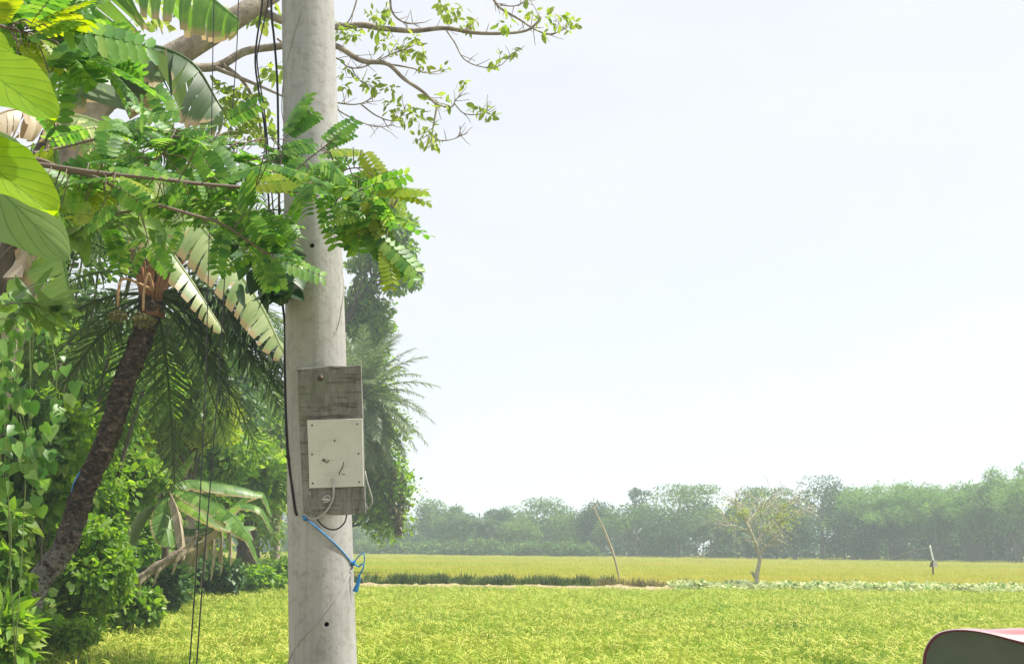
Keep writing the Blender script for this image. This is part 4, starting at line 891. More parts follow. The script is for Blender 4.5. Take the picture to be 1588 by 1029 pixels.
def date_palm_far():
    rng = np.random.default_rng(52); D = 54.0; g = W(505, 900, D); g[2] = ground_h(g[0], g[1]); c = W(562, 610, D)
    t = thing('date_palm', 'date palm behind the pole whose grey green fronds reach out against the sky', 'palm', g)
    s = MB(); P = spline([g - [0, 0, .2], W(512, 760, D), W(538, 660, D), c - [0, 0, .1]], 40); tube(s, P, .24, 14, jit=.09, rng=rng); s.build('trunk', M['palm_bark'], t)
    s = MB()
    for k in range(40): a = rng.random() * 6.28; tube(s, np.array([c, c + [.25 * math.cos(a), .25 * math.sin(a), .5 + .3 * rng.random()]]), .02, 4)
    s.build('leaf_sheath', M['fibre'], t); n = 72
    for i in range(n):
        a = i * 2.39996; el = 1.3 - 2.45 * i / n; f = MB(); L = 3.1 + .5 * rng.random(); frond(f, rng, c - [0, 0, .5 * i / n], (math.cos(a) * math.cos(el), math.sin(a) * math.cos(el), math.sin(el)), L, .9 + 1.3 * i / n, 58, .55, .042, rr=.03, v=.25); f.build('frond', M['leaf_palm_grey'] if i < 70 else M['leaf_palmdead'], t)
date_palm_far()
def big_tree():
    rng = np.random.default_rng(53); D = 13.0; g = W(-60, 1000, D); g[2] = .95
    t = thing('tree', 'large grey barked tree whose thin leafy twigs spread against the sky beyond the pole', 'tree', g)
    s = MB(); tube(s, spline([g - [0, 0, .3], W(-48, 760, D), W(-22, 580, D), W(22, 440, D), W(78, 310, D), W(112, 215, D), W(150, 152, D), W(212, 122, D), W(292, 74, D), W(372, 24, D), W(440, -20, D + .2), W(560, -70, D + .4)], 90),
           np.interp(np.linspace(0, 1, 90), [0, .3, .62, .74, 1], [.32, .28, .20, .135, .09]), 20, jit=.02, rng=rng)
    br = [([(150, 152, D), (118, 60, D), (104, -60, D)], 16, 10), ([(250, 98, D), (330, 104, D + .3), (380, 80, D + .4), (430, 72, D + .4), (480, 66, D + .3), (522, 72, D), (560, 94, D - .1), (600, 99, D - .2), (626, 122, D - .2), (655, 142, D - .2), (678, 163, D - .2)], 8, 2),
          ([(392, 10, D + .1), (450, 36, D + .2), (520, 42, D), (560, 39, D), (590, 44, D), (640, 48, D - .1), (690, 44, D - .1), (735, 51, D - .2), (780, 52, D - .2), (815, 48, D - .2), (832, 36, D - .2), (838, 26, D - .2)], 7, 1.2),
          ([(678, 163, D - .2), (672, 195, D - .3), (668, 222, D - .3)], 2, .8), ([(678, 163, D - .2), (700, 166, D), (706, 156, D), (716, 145, D)], 1.4, .7), ([(704, 160, D), (720, 176, D), (745, 177, D), (760, 170, D)], 1.2, .6),
          ([(668, 210, D - .3), (685, 218, D - .2), (705, 215, D - .2), (718, 208, D - .2)], 1.1, .5), ([(600, 99, D - .2), (640, 106, D), (660, 113, D + .1), (690, 108, D + .2)], 1.6, .7), ([(580, 97, D - .1), (605, 85, D - .3), (640, 72, D - .4)], 1.2, .5),
          ([(430, 60, D + .4), (470, 90, D + .4), (520, 90, D + .3), (540, 104, D + .2), (565, 104, D + .1), (592, 88, D)], 2.0, .8), ([(545, 104, D), (552, 118, D - .1), (565, 132, D - .2)], 1.2, .5),
          ([(440, 130, D + .3), (480, 150, D + .2), (520, 159, D), (558, 161, D), (590, 143, D)], 2, .7), ([(560, 162, D), (585, 180, D), (612, 187, D), (632, 170, D)], 1.4, .6), ([(500, 155, D + .2), (540, 180, D + .1), (580, 196, D), (612, 194, D)], 1.5, .6),
          ([(690, 44, D - .1), (705, 66, D - .3), (720, 92, D - .4), (748, 104, D - .5), (775, 102, D - .5), (795, 82, D - .5)], 1.4, .6), ([(560, -75, D + .4), (600, -30, D + .2), (608, 18, D), (630, 36, D), (658, 35, D)], 2.6, .8),
          ([(560, -70, D + .4), (680, -60, D), (755, -10, D), (775, 12, D), (805, 30, D), (830, 46, D), (855, 54, D), (872, 44, D)], 3, .8), ([(775, 8, D), (800, 9, D), (822, -4, D)], 1.2, .6), ([(560, -70, D + .4), (555, -10, D), (545, 25, D), (534, 40, D)], 1.8, .8),
          ([(345, 100, D + .3), (380, 130, D + .6), (400, 180, D + .6), (408, 230, D + .6)], 4, 1.5), ([(330, 104, D + .3), (390, 128, D + .2), (440, 150, D + .3)], 4, 1.6), ([(340, 45, D), (300, 40, D - .2), (270, 20, D - .3)], 3, 1), ([(292, 74, D), (300, 30, D), (330, 0, D), (350, -40, D)], 4, 2)]
    tips = []
    for pts, r0, r1 in br:
        P = ptube(s, pts, np.array([r0, r1]), 7, 8 * len(pts))
        if pts[-1][0] > 500:
            for k in range(len(pts) * 2):
                i = rng.integers(len(P) // 3, len(P) - 1); g_ = nrm(P[i + 1] - P[i - 1]); twigs(rng, s, P[i], nrm(g_ + rng.normal(size=3) * .8), rng.uniform(.1, .24), .005, 0, tips, nb=(1, 3))
    s.build('trunk', M['bark_grey'], t)
    lf = MB(); tf = [(582, 23, 16), (598, 29, 14), (585, 45, 12), (695, 14, 18), (709, 25, 18), (730, 34, 16), (686, 6, 12), (820, 18, 15), (842, 29, 13), (784, 36, 15), (867, 34, 12), (888, 32, 14), (886, 46, 6), (598, 68, 16), (623, 75, 18), (648, 81, 16), (640, 64, 10), (640, 56, 8), (565, 129, 13), (582, 130, 15), (604, 136, 10),
          (608, 165, 15), (634, 176, 18), (619, 183, 14), (648, 179, 14), (669, 154, 14), (665, 205, 14), (674, 219, 14), (648, 215, 10), (745, 167, 12), (756, 174, 11), (763, 100, 8), (795, 77, 8), (776, 88, 7), (530, 108, 14), (530, 50, 15), (551, 47, 14), (545, 56, 10), (716, 129, 9), (687, 104, 7), (535, 135, 9), (840, 50, 8), (760, 182, 6), (692, 162, 8), (600, 14, 8), (655, 102, 8)]
    for px, py, r in tf: clump_leaves(lf, rng, [W(px, py, D - .2 + rng.normal() * .15)], r * D / FPX * 1.05, int(r * 1.25), T_oval(.22, .04, -.15), .085, up=.3, droop=.6, flat=.7, sv=.3)
    for px, py, r, k in ((350, 150, 36, 70), (385, 165, 40, 90), (400, 200, 34, 70), (360, 190, 40, 80), (330, 30, 40, 50), (405, 20, 34, 60), (300, 10, 30, 40), (420, 110, 20, 26), (240, 20, 40, 50)):
        clump_leaves(lf, rng, [W(px, py, D + .5)], r * D / FPX, k, T_oval(.28, .04, -.15), .10, up=.3, droop=.6)
    lf.build('leaves', M['leaf_sparse'], t)
big_tree()

# ---- broadleaf trees and shrubs of the bund
def near_tree(px, top, bot, d, wpx, label, mat, T, size, ncl, n, seed, name='broadleaf_tree', trunk=None, tr=7, flat=.8, cr=.2, group=None, cat='tree', bark_='bark_dark', droop=.35):
    rng = np.random.default_rng(seed); s_ = d / FPX; c = W(px, (top + bot) / 2, d); a, h = wpx * s_ / 2, (bot - top) * s_ / 2
    g = W(trunk[0][0] if trunk else px, 900, d); g[2] = ground_h(g[0], g[1]); t = thing(name, label, cat, g, group)
    u = rdir(rng, ncl) * (rng.random(ncl) ** .45)[:, None]; C = c + u * np.array([a * .85, a * .8, h * .85]); R = cr * (a + h) * (.7 + .6 * rng.random(ncl))
    lf = MB(); clump_leaves(lf, rng, C, R, int(n * 1.9), T, size * (.72 if T is not Tp else .9), flat=flat, droop=droop); lf.build('crown' if cat == 'tree' else 'foliage', M[mat], t)
    w_ = MB(); rt = tr * s_
    P = spline([g - [0, 0, .3]] + ([W(q[0], q[1], d) for q in trunk[1:]] if trunk else [g + (c - g) * [.5, .5, .4]]) + [c], 20); tube(w_, P, np.linspace(rt, rt * .45, 20), 9, jit=.05, rng=rng)
    for i in range(min(ncl, 14)):
        k = rng.integers(10, 20); tube(w_, spline([P[k], (P[k] + C[i]) / 2 + rng.normal(size=3) * .1 * a, C[i]], 8), np.linspace(rt * .4, rt * .1, 8), 5)
    w_.build('trunk' if cat == 'tree' else 'stems', M[bark_], t); return t
To, Tl, Th, Td = T_oval(.3), T_oval(.16, .03, -.3), T_heart(.42), T_dia(.28)
Tp = T_pinn(8, .26, .28, -.25, .2, swp=.3, leaf=T_dia(.26, .02, -.05))
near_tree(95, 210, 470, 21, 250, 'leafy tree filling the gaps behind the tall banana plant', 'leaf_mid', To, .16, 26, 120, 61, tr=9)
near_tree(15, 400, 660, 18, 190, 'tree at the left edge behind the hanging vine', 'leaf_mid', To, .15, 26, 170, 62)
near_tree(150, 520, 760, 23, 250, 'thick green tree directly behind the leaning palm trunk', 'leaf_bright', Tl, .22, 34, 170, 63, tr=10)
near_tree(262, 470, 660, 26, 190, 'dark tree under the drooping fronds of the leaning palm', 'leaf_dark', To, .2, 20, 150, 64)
near_tree(285, 585, 690, 30, 190, 'yellow green tree with flat layers of feathery leaves right of the leaning palm', 'leaf_yellow', Tp, .42, 22, 60, 65, flat=.3, cr=.22)
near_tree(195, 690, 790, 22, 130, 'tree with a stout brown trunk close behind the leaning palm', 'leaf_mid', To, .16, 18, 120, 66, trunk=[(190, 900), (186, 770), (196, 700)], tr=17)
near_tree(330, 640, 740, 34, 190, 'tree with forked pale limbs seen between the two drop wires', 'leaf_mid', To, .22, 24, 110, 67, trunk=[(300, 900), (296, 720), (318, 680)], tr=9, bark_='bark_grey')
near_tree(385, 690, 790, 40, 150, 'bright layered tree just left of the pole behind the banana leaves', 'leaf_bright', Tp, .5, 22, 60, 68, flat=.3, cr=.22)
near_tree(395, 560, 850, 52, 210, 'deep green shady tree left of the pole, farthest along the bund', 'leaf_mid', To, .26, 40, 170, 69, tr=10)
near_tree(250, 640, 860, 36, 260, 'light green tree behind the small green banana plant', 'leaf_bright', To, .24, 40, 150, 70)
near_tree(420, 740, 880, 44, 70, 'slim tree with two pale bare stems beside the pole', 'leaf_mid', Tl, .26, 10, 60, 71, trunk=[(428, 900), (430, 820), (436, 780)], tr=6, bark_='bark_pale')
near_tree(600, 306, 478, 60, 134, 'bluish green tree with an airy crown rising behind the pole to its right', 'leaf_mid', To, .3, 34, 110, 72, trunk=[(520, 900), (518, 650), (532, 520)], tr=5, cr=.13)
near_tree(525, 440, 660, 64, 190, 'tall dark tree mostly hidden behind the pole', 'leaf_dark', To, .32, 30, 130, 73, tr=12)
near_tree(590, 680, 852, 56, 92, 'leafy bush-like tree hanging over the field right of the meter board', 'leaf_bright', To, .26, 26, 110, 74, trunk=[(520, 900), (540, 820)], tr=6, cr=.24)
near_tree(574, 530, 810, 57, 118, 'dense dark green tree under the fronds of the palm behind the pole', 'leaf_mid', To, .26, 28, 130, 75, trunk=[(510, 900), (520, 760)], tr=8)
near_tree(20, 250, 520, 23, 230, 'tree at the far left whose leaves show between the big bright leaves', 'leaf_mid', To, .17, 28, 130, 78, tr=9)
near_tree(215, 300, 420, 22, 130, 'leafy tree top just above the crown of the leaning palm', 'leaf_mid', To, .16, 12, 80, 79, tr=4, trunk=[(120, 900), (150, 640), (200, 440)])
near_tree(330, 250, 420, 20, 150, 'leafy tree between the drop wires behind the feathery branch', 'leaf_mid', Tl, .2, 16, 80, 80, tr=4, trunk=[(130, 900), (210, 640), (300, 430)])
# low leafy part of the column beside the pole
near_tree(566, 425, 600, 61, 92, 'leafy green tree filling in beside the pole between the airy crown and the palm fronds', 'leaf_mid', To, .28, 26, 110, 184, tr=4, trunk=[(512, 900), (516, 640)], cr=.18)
# inner shade of the grove, put into the dark leaf colour of added trees
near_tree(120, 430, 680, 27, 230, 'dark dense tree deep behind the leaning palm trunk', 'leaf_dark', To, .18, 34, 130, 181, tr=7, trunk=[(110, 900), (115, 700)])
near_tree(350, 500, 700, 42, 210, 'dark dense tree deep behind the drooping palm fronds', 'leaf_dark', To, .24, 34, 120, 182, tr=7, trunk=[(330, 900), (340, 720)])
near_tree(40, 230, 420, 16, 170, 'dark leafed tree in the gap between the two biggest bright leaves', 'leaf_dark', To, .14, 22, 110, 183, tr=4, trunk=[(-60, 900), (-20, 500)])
def hanging_vine():
    rng = np.random.default_rng(76); D = 55; s = MB(); P = spline([W(606, 728, D), W(613, 770, D), W(617, 800, D), W(619, 824, D)], 20); tube(s, P, .03, 5)
    i = rng.integers(0, 20, 420); q = P[i] + rng.normal(size=(420, 3)) * (np.array([.3, .3, .12]) * (1.15 - i[:, None] / 20)); dv = rng.normal(size=q.shape) * .5; dv[:, 2] -= 1; scatter(s, Td, q, dv, rng.normal(size=q.shape) + [0, -.6, .3], .24)
    tag(s.build('hanging_vine', leafmat('dull vine leaf', [(.05, .07, .03), (.12, .12, .06), (.26, .2, .13)], .3), None, P[0]), 'dull brownish green vine hanging to a point right of the meter board', 'vine')
hanging_vine()
def stump():
    rng = np.random.default_rng(77); D = 40; g = W(380, 890, D); g[2] = ground_h(g[0], g[1]); s = MB(); tube(s, spline([g - [0, 0, .1], W(380, 862, D), W(384, 838, D), W(391, 820, D)], 16), np.linspace(.34, .2, 16), 12, jit=.1, rng=rng)
    tag(s.build('tree_stump', M['bark_dark'], None, g), 'dark broken tree stump in the shade left of the pole', 'stump')
stump()
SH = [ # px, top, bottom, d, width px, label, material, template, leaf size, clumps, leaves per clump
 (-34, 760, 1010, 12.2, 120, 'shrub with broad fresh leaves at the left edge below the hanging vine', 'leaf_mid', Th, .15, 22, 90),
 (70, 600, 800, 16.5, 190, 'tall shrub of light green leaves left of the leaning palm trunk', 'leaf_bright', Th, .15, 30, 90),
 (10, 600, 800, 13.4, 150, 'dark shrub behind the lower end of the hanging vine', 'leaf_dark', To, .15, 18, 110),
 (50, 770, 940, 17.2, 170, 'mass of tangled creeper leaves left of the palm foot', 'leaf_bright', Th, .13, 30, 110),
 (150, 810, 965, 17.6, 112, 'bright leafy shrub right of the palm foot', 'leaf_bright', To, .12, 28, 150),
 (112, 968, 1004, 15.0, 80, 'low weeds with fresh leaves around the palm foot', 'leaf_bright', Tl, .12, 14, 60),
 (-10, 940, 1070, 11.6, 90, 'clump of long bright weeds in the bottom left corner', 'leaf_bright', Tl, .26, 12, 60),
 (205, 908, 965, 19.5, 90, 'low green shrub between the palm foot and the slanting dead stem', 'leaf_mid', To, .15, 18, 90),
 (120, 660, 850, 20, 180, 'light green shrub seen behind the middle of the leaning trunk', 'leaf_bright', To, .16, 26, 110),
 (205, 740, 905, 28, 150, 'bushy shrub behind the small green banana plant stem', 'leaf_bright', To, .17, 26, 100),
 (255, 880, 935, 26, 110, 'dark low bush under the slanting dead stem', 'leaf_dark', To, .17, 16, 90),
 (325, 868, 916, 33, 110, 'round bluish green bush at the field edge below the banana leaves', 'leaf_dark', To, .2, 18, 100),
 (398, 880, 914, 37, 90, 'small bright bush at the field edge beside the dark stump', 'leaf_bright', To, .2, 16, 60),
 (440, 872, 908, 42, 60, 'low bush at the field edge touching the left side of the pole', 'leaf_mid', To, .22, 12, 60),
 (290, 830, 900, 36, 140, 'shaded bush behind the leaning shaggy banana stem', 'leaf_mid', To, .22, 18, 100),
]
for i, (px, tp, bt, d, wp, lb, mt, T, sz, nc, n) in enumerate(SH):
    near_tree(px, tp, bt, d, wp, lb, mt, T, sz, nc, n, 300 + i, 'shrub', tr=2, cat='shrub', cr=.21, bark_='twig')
def edge_grass():
    pr = rice_patch('weed tuft', [M['weed'], M['weed']], 12, .4, 26, .25, .5, .035, 3, .1); rng = np.random.default_rng(13)
    y = 10.5 + 45 * rng.random(1700) ** 1.5; x = xb(y) + rng.normal(size=1700) * .6 + .05; stand('edge_weeds', np.stack([x, y, ground_h(x, y)], 1), pr, 'fresh green weeds along the edge between the shrubs and the rice', 'weeds', 15, .6, 1.3)
M['weed'] = field_mat('weed blade', [(.04, .09, .02), (.08, .16, .025), (.15, .24, .04), (.22, .3, .06)], 7, .35, .8)
edge_grass()

def edge_cover():
    """leafy ground cover on the bank, looser than the shrubs"""
    def proto(name, T, size, seed, mat, h):
        rng = np.random.default_rng(seed); mb = MB(); n = 46; P = np.stack([rng.normal(size=n) * .22, rng.normal(size=n) * .22, h * rng.random(n) ** .7], 1); d = rng.normal(size=(n, 3)); d[:, 2] = d[:, 2] * .5 + .1
        scatter(mb, T, P, d, rng.normal(size=(n, 3)) * .5 + [0, -.2, .8], size * (.6 + .7 * rng.random(n)))
        for i in range(10): tube(mb, spline([P[i] * [.2, .2, 0], P[i] * [.6, .6, .6], P[i]], 5), .004, 4)
        return bpy.data.objects.new(name, mb.mesh(name, M[mat]))
    rng = np.random.default_rng(17)
    y = 10.8 + 44 * rng.random(2600) ** 1.4; x = xb(y) + .35 - np.abs(rng.normal(size=2600)) * 1.3; pts = np.stack([x, y, ground_h(x, y) - .05], 1)
    stand('edge_creeper', pts[:1300], proto('bank herb', To, .11, 1, 'leaf_bright', .55), 'tangled bright leafy creeper covering the bank under the shrubs', 'ground cover', 21, .5, 1.35)
    stand('edge_herbs', pts[1300:], proto('bank vine', Th, .10, 2, 'leaf_mid', .5), 'small heart leaved herbs mixed along the bank at the field edge', 'ground cover', 22, .5, 1.35)
edge_cover()
# ------------------------------------------------------------------ plants close to the camera
def broad_plant():
    """big heart shaped leaves at the left edge, lit through"""
    def mat(name, a, b, trans):
        m, t, o = newmat(name); uv = t.nodes.new('ShaderNodeUVMap'); sp = t.nodes.new('ShaderNodeSeparateXYZ'); t.links.new(uv.outputs[0], sp.inputs[0])
        ab = nd(t, 'ShaderNodeMath', operation='ABSOLUTE'); t.links.new(sp.outputs[1], ab.inputs[0])
        pw = nd(t, 'ShaderNodeMath', operation='POWER'); pw.inputs[1].default_value = .8; t.links.new(ab.outputs[0], pw.inputs[0])
        q = nd(t, 'ShaderNodeMath', operation='MULTIPLY_ADD'); q.inputs[1].default_value = -.42; t.links.new(pw.outputs[0], q.inputs[0]); t.links.new(sp.outputs[0], q.inputs[2])
        k = nd(t, 'ShaderNodeMath', operation='MULTIPLY'); k.inputs[1].default_value = 6.5; t.links.new(q.outputs[0], k.inputs[0])
        fr = nd(t, 'ShaderNodeMath', operation='FRACT'); t.links.new(k.outputs[0], fr.inputs[0])
        d1 = nd(t, 'ShaderNodeMath', operation='SUBTRACT'); d1.inputs[1].default_value = .5; t.links.new(fr.outputs[0], d1.inputs[0]); d2 = nd(t, 'ShaderNodeMath', operation='ABSOLUTE'); t.links.new(d1.outputs[0], d2.inputs[0])
        v1 = nd(t, 'ShaderNodeMapRange'); v1.inputs['From Min'].default_value = .02; v1.inputs['From Max'].default_value = .075; v1.inputs['To Min'].default_value = 1; v1.inputs['To Max'].default_value = 0; t.links.new(d2.outputs[0], v1.inputs['Value'])
        v2 = nd(t, 'ShaderNodeMapRange'); v2.inputs['From Min'].default_value = .015; v2.inputs['From Max'].default_value = .04; v2.inputs['To Min'].default_value = 1; v2.inputs['To Max'].default_value = 0; t.links.new(ab.outputs[0], v2.inputs['Value'])
        mxv = nd(t, 'ShaderNodeMath', operation='MAXIMUM'); t.links.new(v1.outputs[0], mxv.inputs[0]); t.links.new(v2.outputs[0], mxv.inputs[1])
        f = noise(t, 9, 5, .6); c1 = ramp(t, f, [(.3, a), (.7, b)]); sp_ = ramp(t, noise(t, 85, 4, .6), [(.70, (0, 0, 0)), (.76, (1, 1, 1))]); m0 = nd(t, 'ShaderNodeMix', data_type='RGBA'); t.links.new(sp_, m0.inputs[0]); t.links.new(c1, m0.inputs[6]); m0.inputs[7].default_value = (.22, .16, .04, 1); c0 = m0.outputs[2]
        mc = nd(t, 'ShaderNodeMix', data_type='RGBA', blend_type='MULTIPLY'); mm = nd(t, 'ShaderNodeMath', operation='MULTIPLY'); mm.inputs[1].default_value = .75; t.links.new(mxv.outputs[0], mm.inputs[0]); t.links.new(mm.outputs[0], mc.inputs[0]); t.links.new(c0, mc.inputs[6]); mc.inputs[7].default_value = (.45, .62, .5, 1)
        p = nd(t, 'ShaderNodeBsdfPrincipled', i_Roughness=.42); t.links.new(mc.outputs[2], p.inputs['Base Color'])
        bu = nd(t, 'ShaderNodeBump', i_Strength=.35, i_Distance=.003); t.links.new(mxv.outputs[0], bu.inputs['Height']); t.links.new(bu.outputs[0], p.inputs['Normal'])
        tr = t.nodes.new('ShaderNodeBsdfTranslucent'); hs = nd(t, 'ShaderNodeHueSaturation', i_Hue=.488, i_Saturation=1.1, i_Value=1.5); t.links.new(mc.outputs[2], hs.inputs['Color']); t.links.new(hs.outputs[0], tr.inputs['Color'])
        mx = nd(t, 'ShaderNodeMixShader'); mx.inputs[0].default_value = trans; t.links.new(p.outputs[0], mx.inputs[1]); t.links.new(tr.outputs[0], mx.inputs[2]); t.links.new(mx.outputs[0], o.inputs['Surface']); return m
    mb_ = mat('broad leaf lit through', (.20, .38, .012), (.30, .48, .02), .65); md_ = mat('broad leaf underside', (.16, .26, .09), (.21, .31, .12), .3)
    D = 2.45; g = W(-190, 1029, D); g[2] = .8
    t = thing('broad_leaf_plant', 'plant with very large bright green heart shaped leaves at the left edge', 'plant', g)
    s = MB(); st = spline([g - [0, 0, .1], W(-160, 600, D), W(-120, 250, D), W(-100, 40, D), W(-90, -80, D)], 30); tube(s, st, np.linspace(.014, .008, 30), 9); s.build('stem', M['stemgreen'], t)
    rng = np.random.default_rng(3)
    def leaf(base, tip, hw, nrml, m, cup=.12, droop=.05, pet=None, wave=.05):
        B, E = W(*base), W(*tip); X = E - B; L = np.linalg.norm(X); X /= L; N = np.array(nrml, float); N = nrm(N - X * np.dot(N, X)); Y = np.cross(N, X); nu, nv = 28, 17; V, UV = [], []
        for i in range(nu):
            u = i / (nu - 1); wd = hw * (1 + .05 * math.sin(u * 9 + L * 40) + .03 * math.sin(u * 23)) * (math.sin(math.pi * (.10 + .90 * u) ** .80) ** .72 if u < 1 else 0) + .001
            for j in range(nv):
                v = -1 + 2 * j / (nv - 1); back = -.16 * hw * (abs(v) ** 1.5) * (1 - u) ** 3 * 2.2
                z = cup * hw * abs(v) ** 1.4 - droop * u * u * L + wave * hw * math.sin(u * 19 + j * .4) * abs(v) ** 2 * .6 - .02 * hw * math.cos((u - .42 * abs(v) ** .8) * 6.5 * 6.283) * (1 - abs(v)) ** .5
                V.append(B + X * (u * L + back) + Y * v * wd + N * z); UV.append((u, v))
        F = [(i * nv + j, (i + 1) * nv + j, (i + 1) * nv + j + 1, i * nv + j + 1) for i in range(nu - 1) for j in range(nv - 1)]
        q = MB(); q.faces(V, F, 0, True, UV); k = np.argmin(np.linalg.norm(st - (B - [.03, 0, -.05]), axis=1)); tube(q, spline([st[k], (st[k] + B) / 2 + [0, 0, .03], B], 10), .003, 6); q.build('leaf', m, t, uv=True)
    leaf((-46, 92, 2.4), (88, 181, 2.34), .078, (.1, -.75, .6), mb_)
    leaf((-60, 225, 2.36), (90, 330, 2.3), .074, (.25, -.65, .55), mb_, cup=.25)
    leaf((-80, 215, 2.5), (103, 400, 2.42), .092, (-.2, -.9, .15), md_, cup=.1)
    leaf((-50, 290, 2.6), (14, 345, 2.6), .05, (.1, -.8, .5), mb_)
    leaf((-60, 30, 2.75), (16, 88, 2.7), .04, (0, -.8, .6), mb_)
broad_plant()

Tc = T_pinn(9, .27, .25, -.16, .22, rw=.006, swp=.22, leaf=T_oval(.27, .03, -.08, tip=.2, base=.4))
Tcb = T_pinn(10, .25, .26, -.42, .35, rw=.006, swp=.22, leaf=T_oval(.27, .05, -.14, tip=.2, base=.4))
def cassia(name_label, branches, leaves, fill, seed, base, mat='leaf_cassia', size=(.185, .045), scl=1.0):
    rng = np.random.default_rng(seed); t = thing('pinnate_shrub', name_label, 'shrub', base)
    s = MB(); allP = []
    for pts, r in branches: allP.append(ptube(s, pts, np.array(r), 8, 12 * len(pts)))
    AP = np.concatenate(allP)
    groups = {}
    P, D, N, S, K = [], [], [], [], []
    for (bx, by, tx, ty, d, kd) in leaves:
        b, e = W(bx, by, d), W(tx, ty, d - .06 + .12 * rng.random()); e = b + (e - b) * scl; v = e - b; P.append(b); D.append(v); S.append(np.linalg.norm(v)); K.append(kd)
        n = np.array([-.2 + .5 * rng.random(), -.75, .55]) + rng.normal(size=3) * .25; N.append(n)
        k = np.argmin(np.linalg.norm(AP - b, axis=1))
        if np.linalg.norm(AP[k] - b) > .01: tube(s, spline([AP[k], (AP[k] + b) / 2 + [0, 0, -.01], b], 6), .0022, 5)
    for (cx, cy, rx, ry, d, cnt, kd) in fill:
        for _ in range(cnt):
            a = rng.random() * 6.283; q = rng.random() ** .5; b = W(cx + rx * q * math.cos(a), cy + ry * q * math.sin(a), d + rng.normal() * .22); v = rng.normal(size=3) * [1, .7, .45] + [.25, -.1, -.02]
            L = size[0] + size[1] * rng.normal(); P.append(b); D.append(v); S.append(max(L, .14)); N.append(np.array([.1, -.45, .8]) + rng.normal(size=3) * .4); K.append(kd if rng.random() < .5 else 0)
            k = np.argmin(np.linalg.norm(AP - b, axis=1)); dl = np.linalg.norm(b - AP[k]); b = AP[k] + (b - AP[k]) * min(1, .2 / max(dl, .01)); P[-1] = b; tube(s, spline([AP[k], (AP[k] + b) / 2 + [.01, 0, .02], b], 6), .0022, 5)
    s.build('branches', M['twig'] if mat != 'x' else M['twig'], t)
    P, D, N, S, K = map(np.array, (P, D, N, S, K)); lf = MB()
    for kd in (0, 1):
        for hang in (0, 1):
            m_ = (K == kd) & ((rng.random(len(K)) < .4) == bool(hang)); scatter(lf, Tcb if hang else Tc, P[m_], D[m_], N[m_], S[m_], kd)
    lf.build('leaves', [M[mat], M['leaf_yellow']], t); return t
A, B_, C_ = 4.7, 4.4, 4.2
LV = [ # around the pole, drawn leaf by leaf: base px, tip px, depth, tone
 (438, 212, 470, 140, 4.6, 0), (442, 214, 484, 168, 4.6, 0), (432, 236, 486, 214, 4.6, 0), (498, 224, 548, 180, 4.5, 0), (500, 232, 545, 202, 4.55, 0), (482, 246, 546, 224, 4.5, 0), (506, 236, 562, 228, 4.45, 1), (548, 228, 604, 262, 4.45, 1), (560, 232, 596, 280, 4.45, 1), (600, 270, 656, 266, 4.45, 1), (606, 268, 612, 300, 4.45, 1), (634, 300, 636, 346, 4.45, 1),
 (482, 300, 502, 356, 4.45, 0), (500, 298, 524, 364, 4.4, 0), (520, 304, 566, 376, 4.35, 0), (556, 330, 612, 402, 4.35, 0), (528, 312, 548, 392, 4.4, 0), (566, 300, 604, 368, 4.35, 1), (584, 304, 628, 366, 4.4, 1), (582, 362, 650, 412, 4.35, 0), (598, 376, 612, 432, 4.35, 1), (556, 368, 548, 414, 4.35, 0), (590, 340, 636, 392, 4.4, 1), (470, 296, 440, 350, 4.5, 0), (384, 288, 476, 268, 4.4, 1), (436, 330, 462, 362, 4.5, 0), (524, 300, 580, 262, 4.5, 0), (500, 292, 528, 244, 4.55, 0), (470, 292, 512, 254, 4.5, 0), (540, 296, 600, 300, 4.4, 0), (520, 284, 566, 262, 4.55, 0), (452, 294, 462, 240, 4.55, 0), (540, 300, 572, 340, 4.45, 0),
 (425, 296, 404, 236, 4.5, 0), (400, 292, 352, 232, 4.5, 0), (372, 292, 330, 222, 4.45, 0), (350, 290, 300, 206, 4.5, 0), (330, 286, 410, 244, 4.4, 0), (318, 288, 262, 214, 4.45, 0), (300, 284, 232, 252, 4.3, 0), (290, 284, 240, 310, 4.2, 0), (262, 280, 196, 230, 4.3, 0), (240, 276, 180, 276, 4.2, 0), (270, 200, 240, 130, 4.6, 0), (276, 210, 214, 150, 4.6, 0), (260, 230, 226, 178, 4.5, 0),
 (420, 390, 402, 330, 4.5, 0), (430, 400, 442, 346, 4.5, 0), (400, 385, 360, 330, 4.45, 0), (405, 390, 412, 448, 4.4, 0), (420, 395, 436, 446, 4.4, 0), (380, 375, 372, 440, 4.45, 0), (350, 352, 330, 410, 4.4, 0), (230, 380, 196, 412, 4.3, 0), (232, 380, 236, 428, 4.3, 0), (228, 376, 256, 420, 4.3, 0), (226, 372, 190, 376, 4.3, 0)]
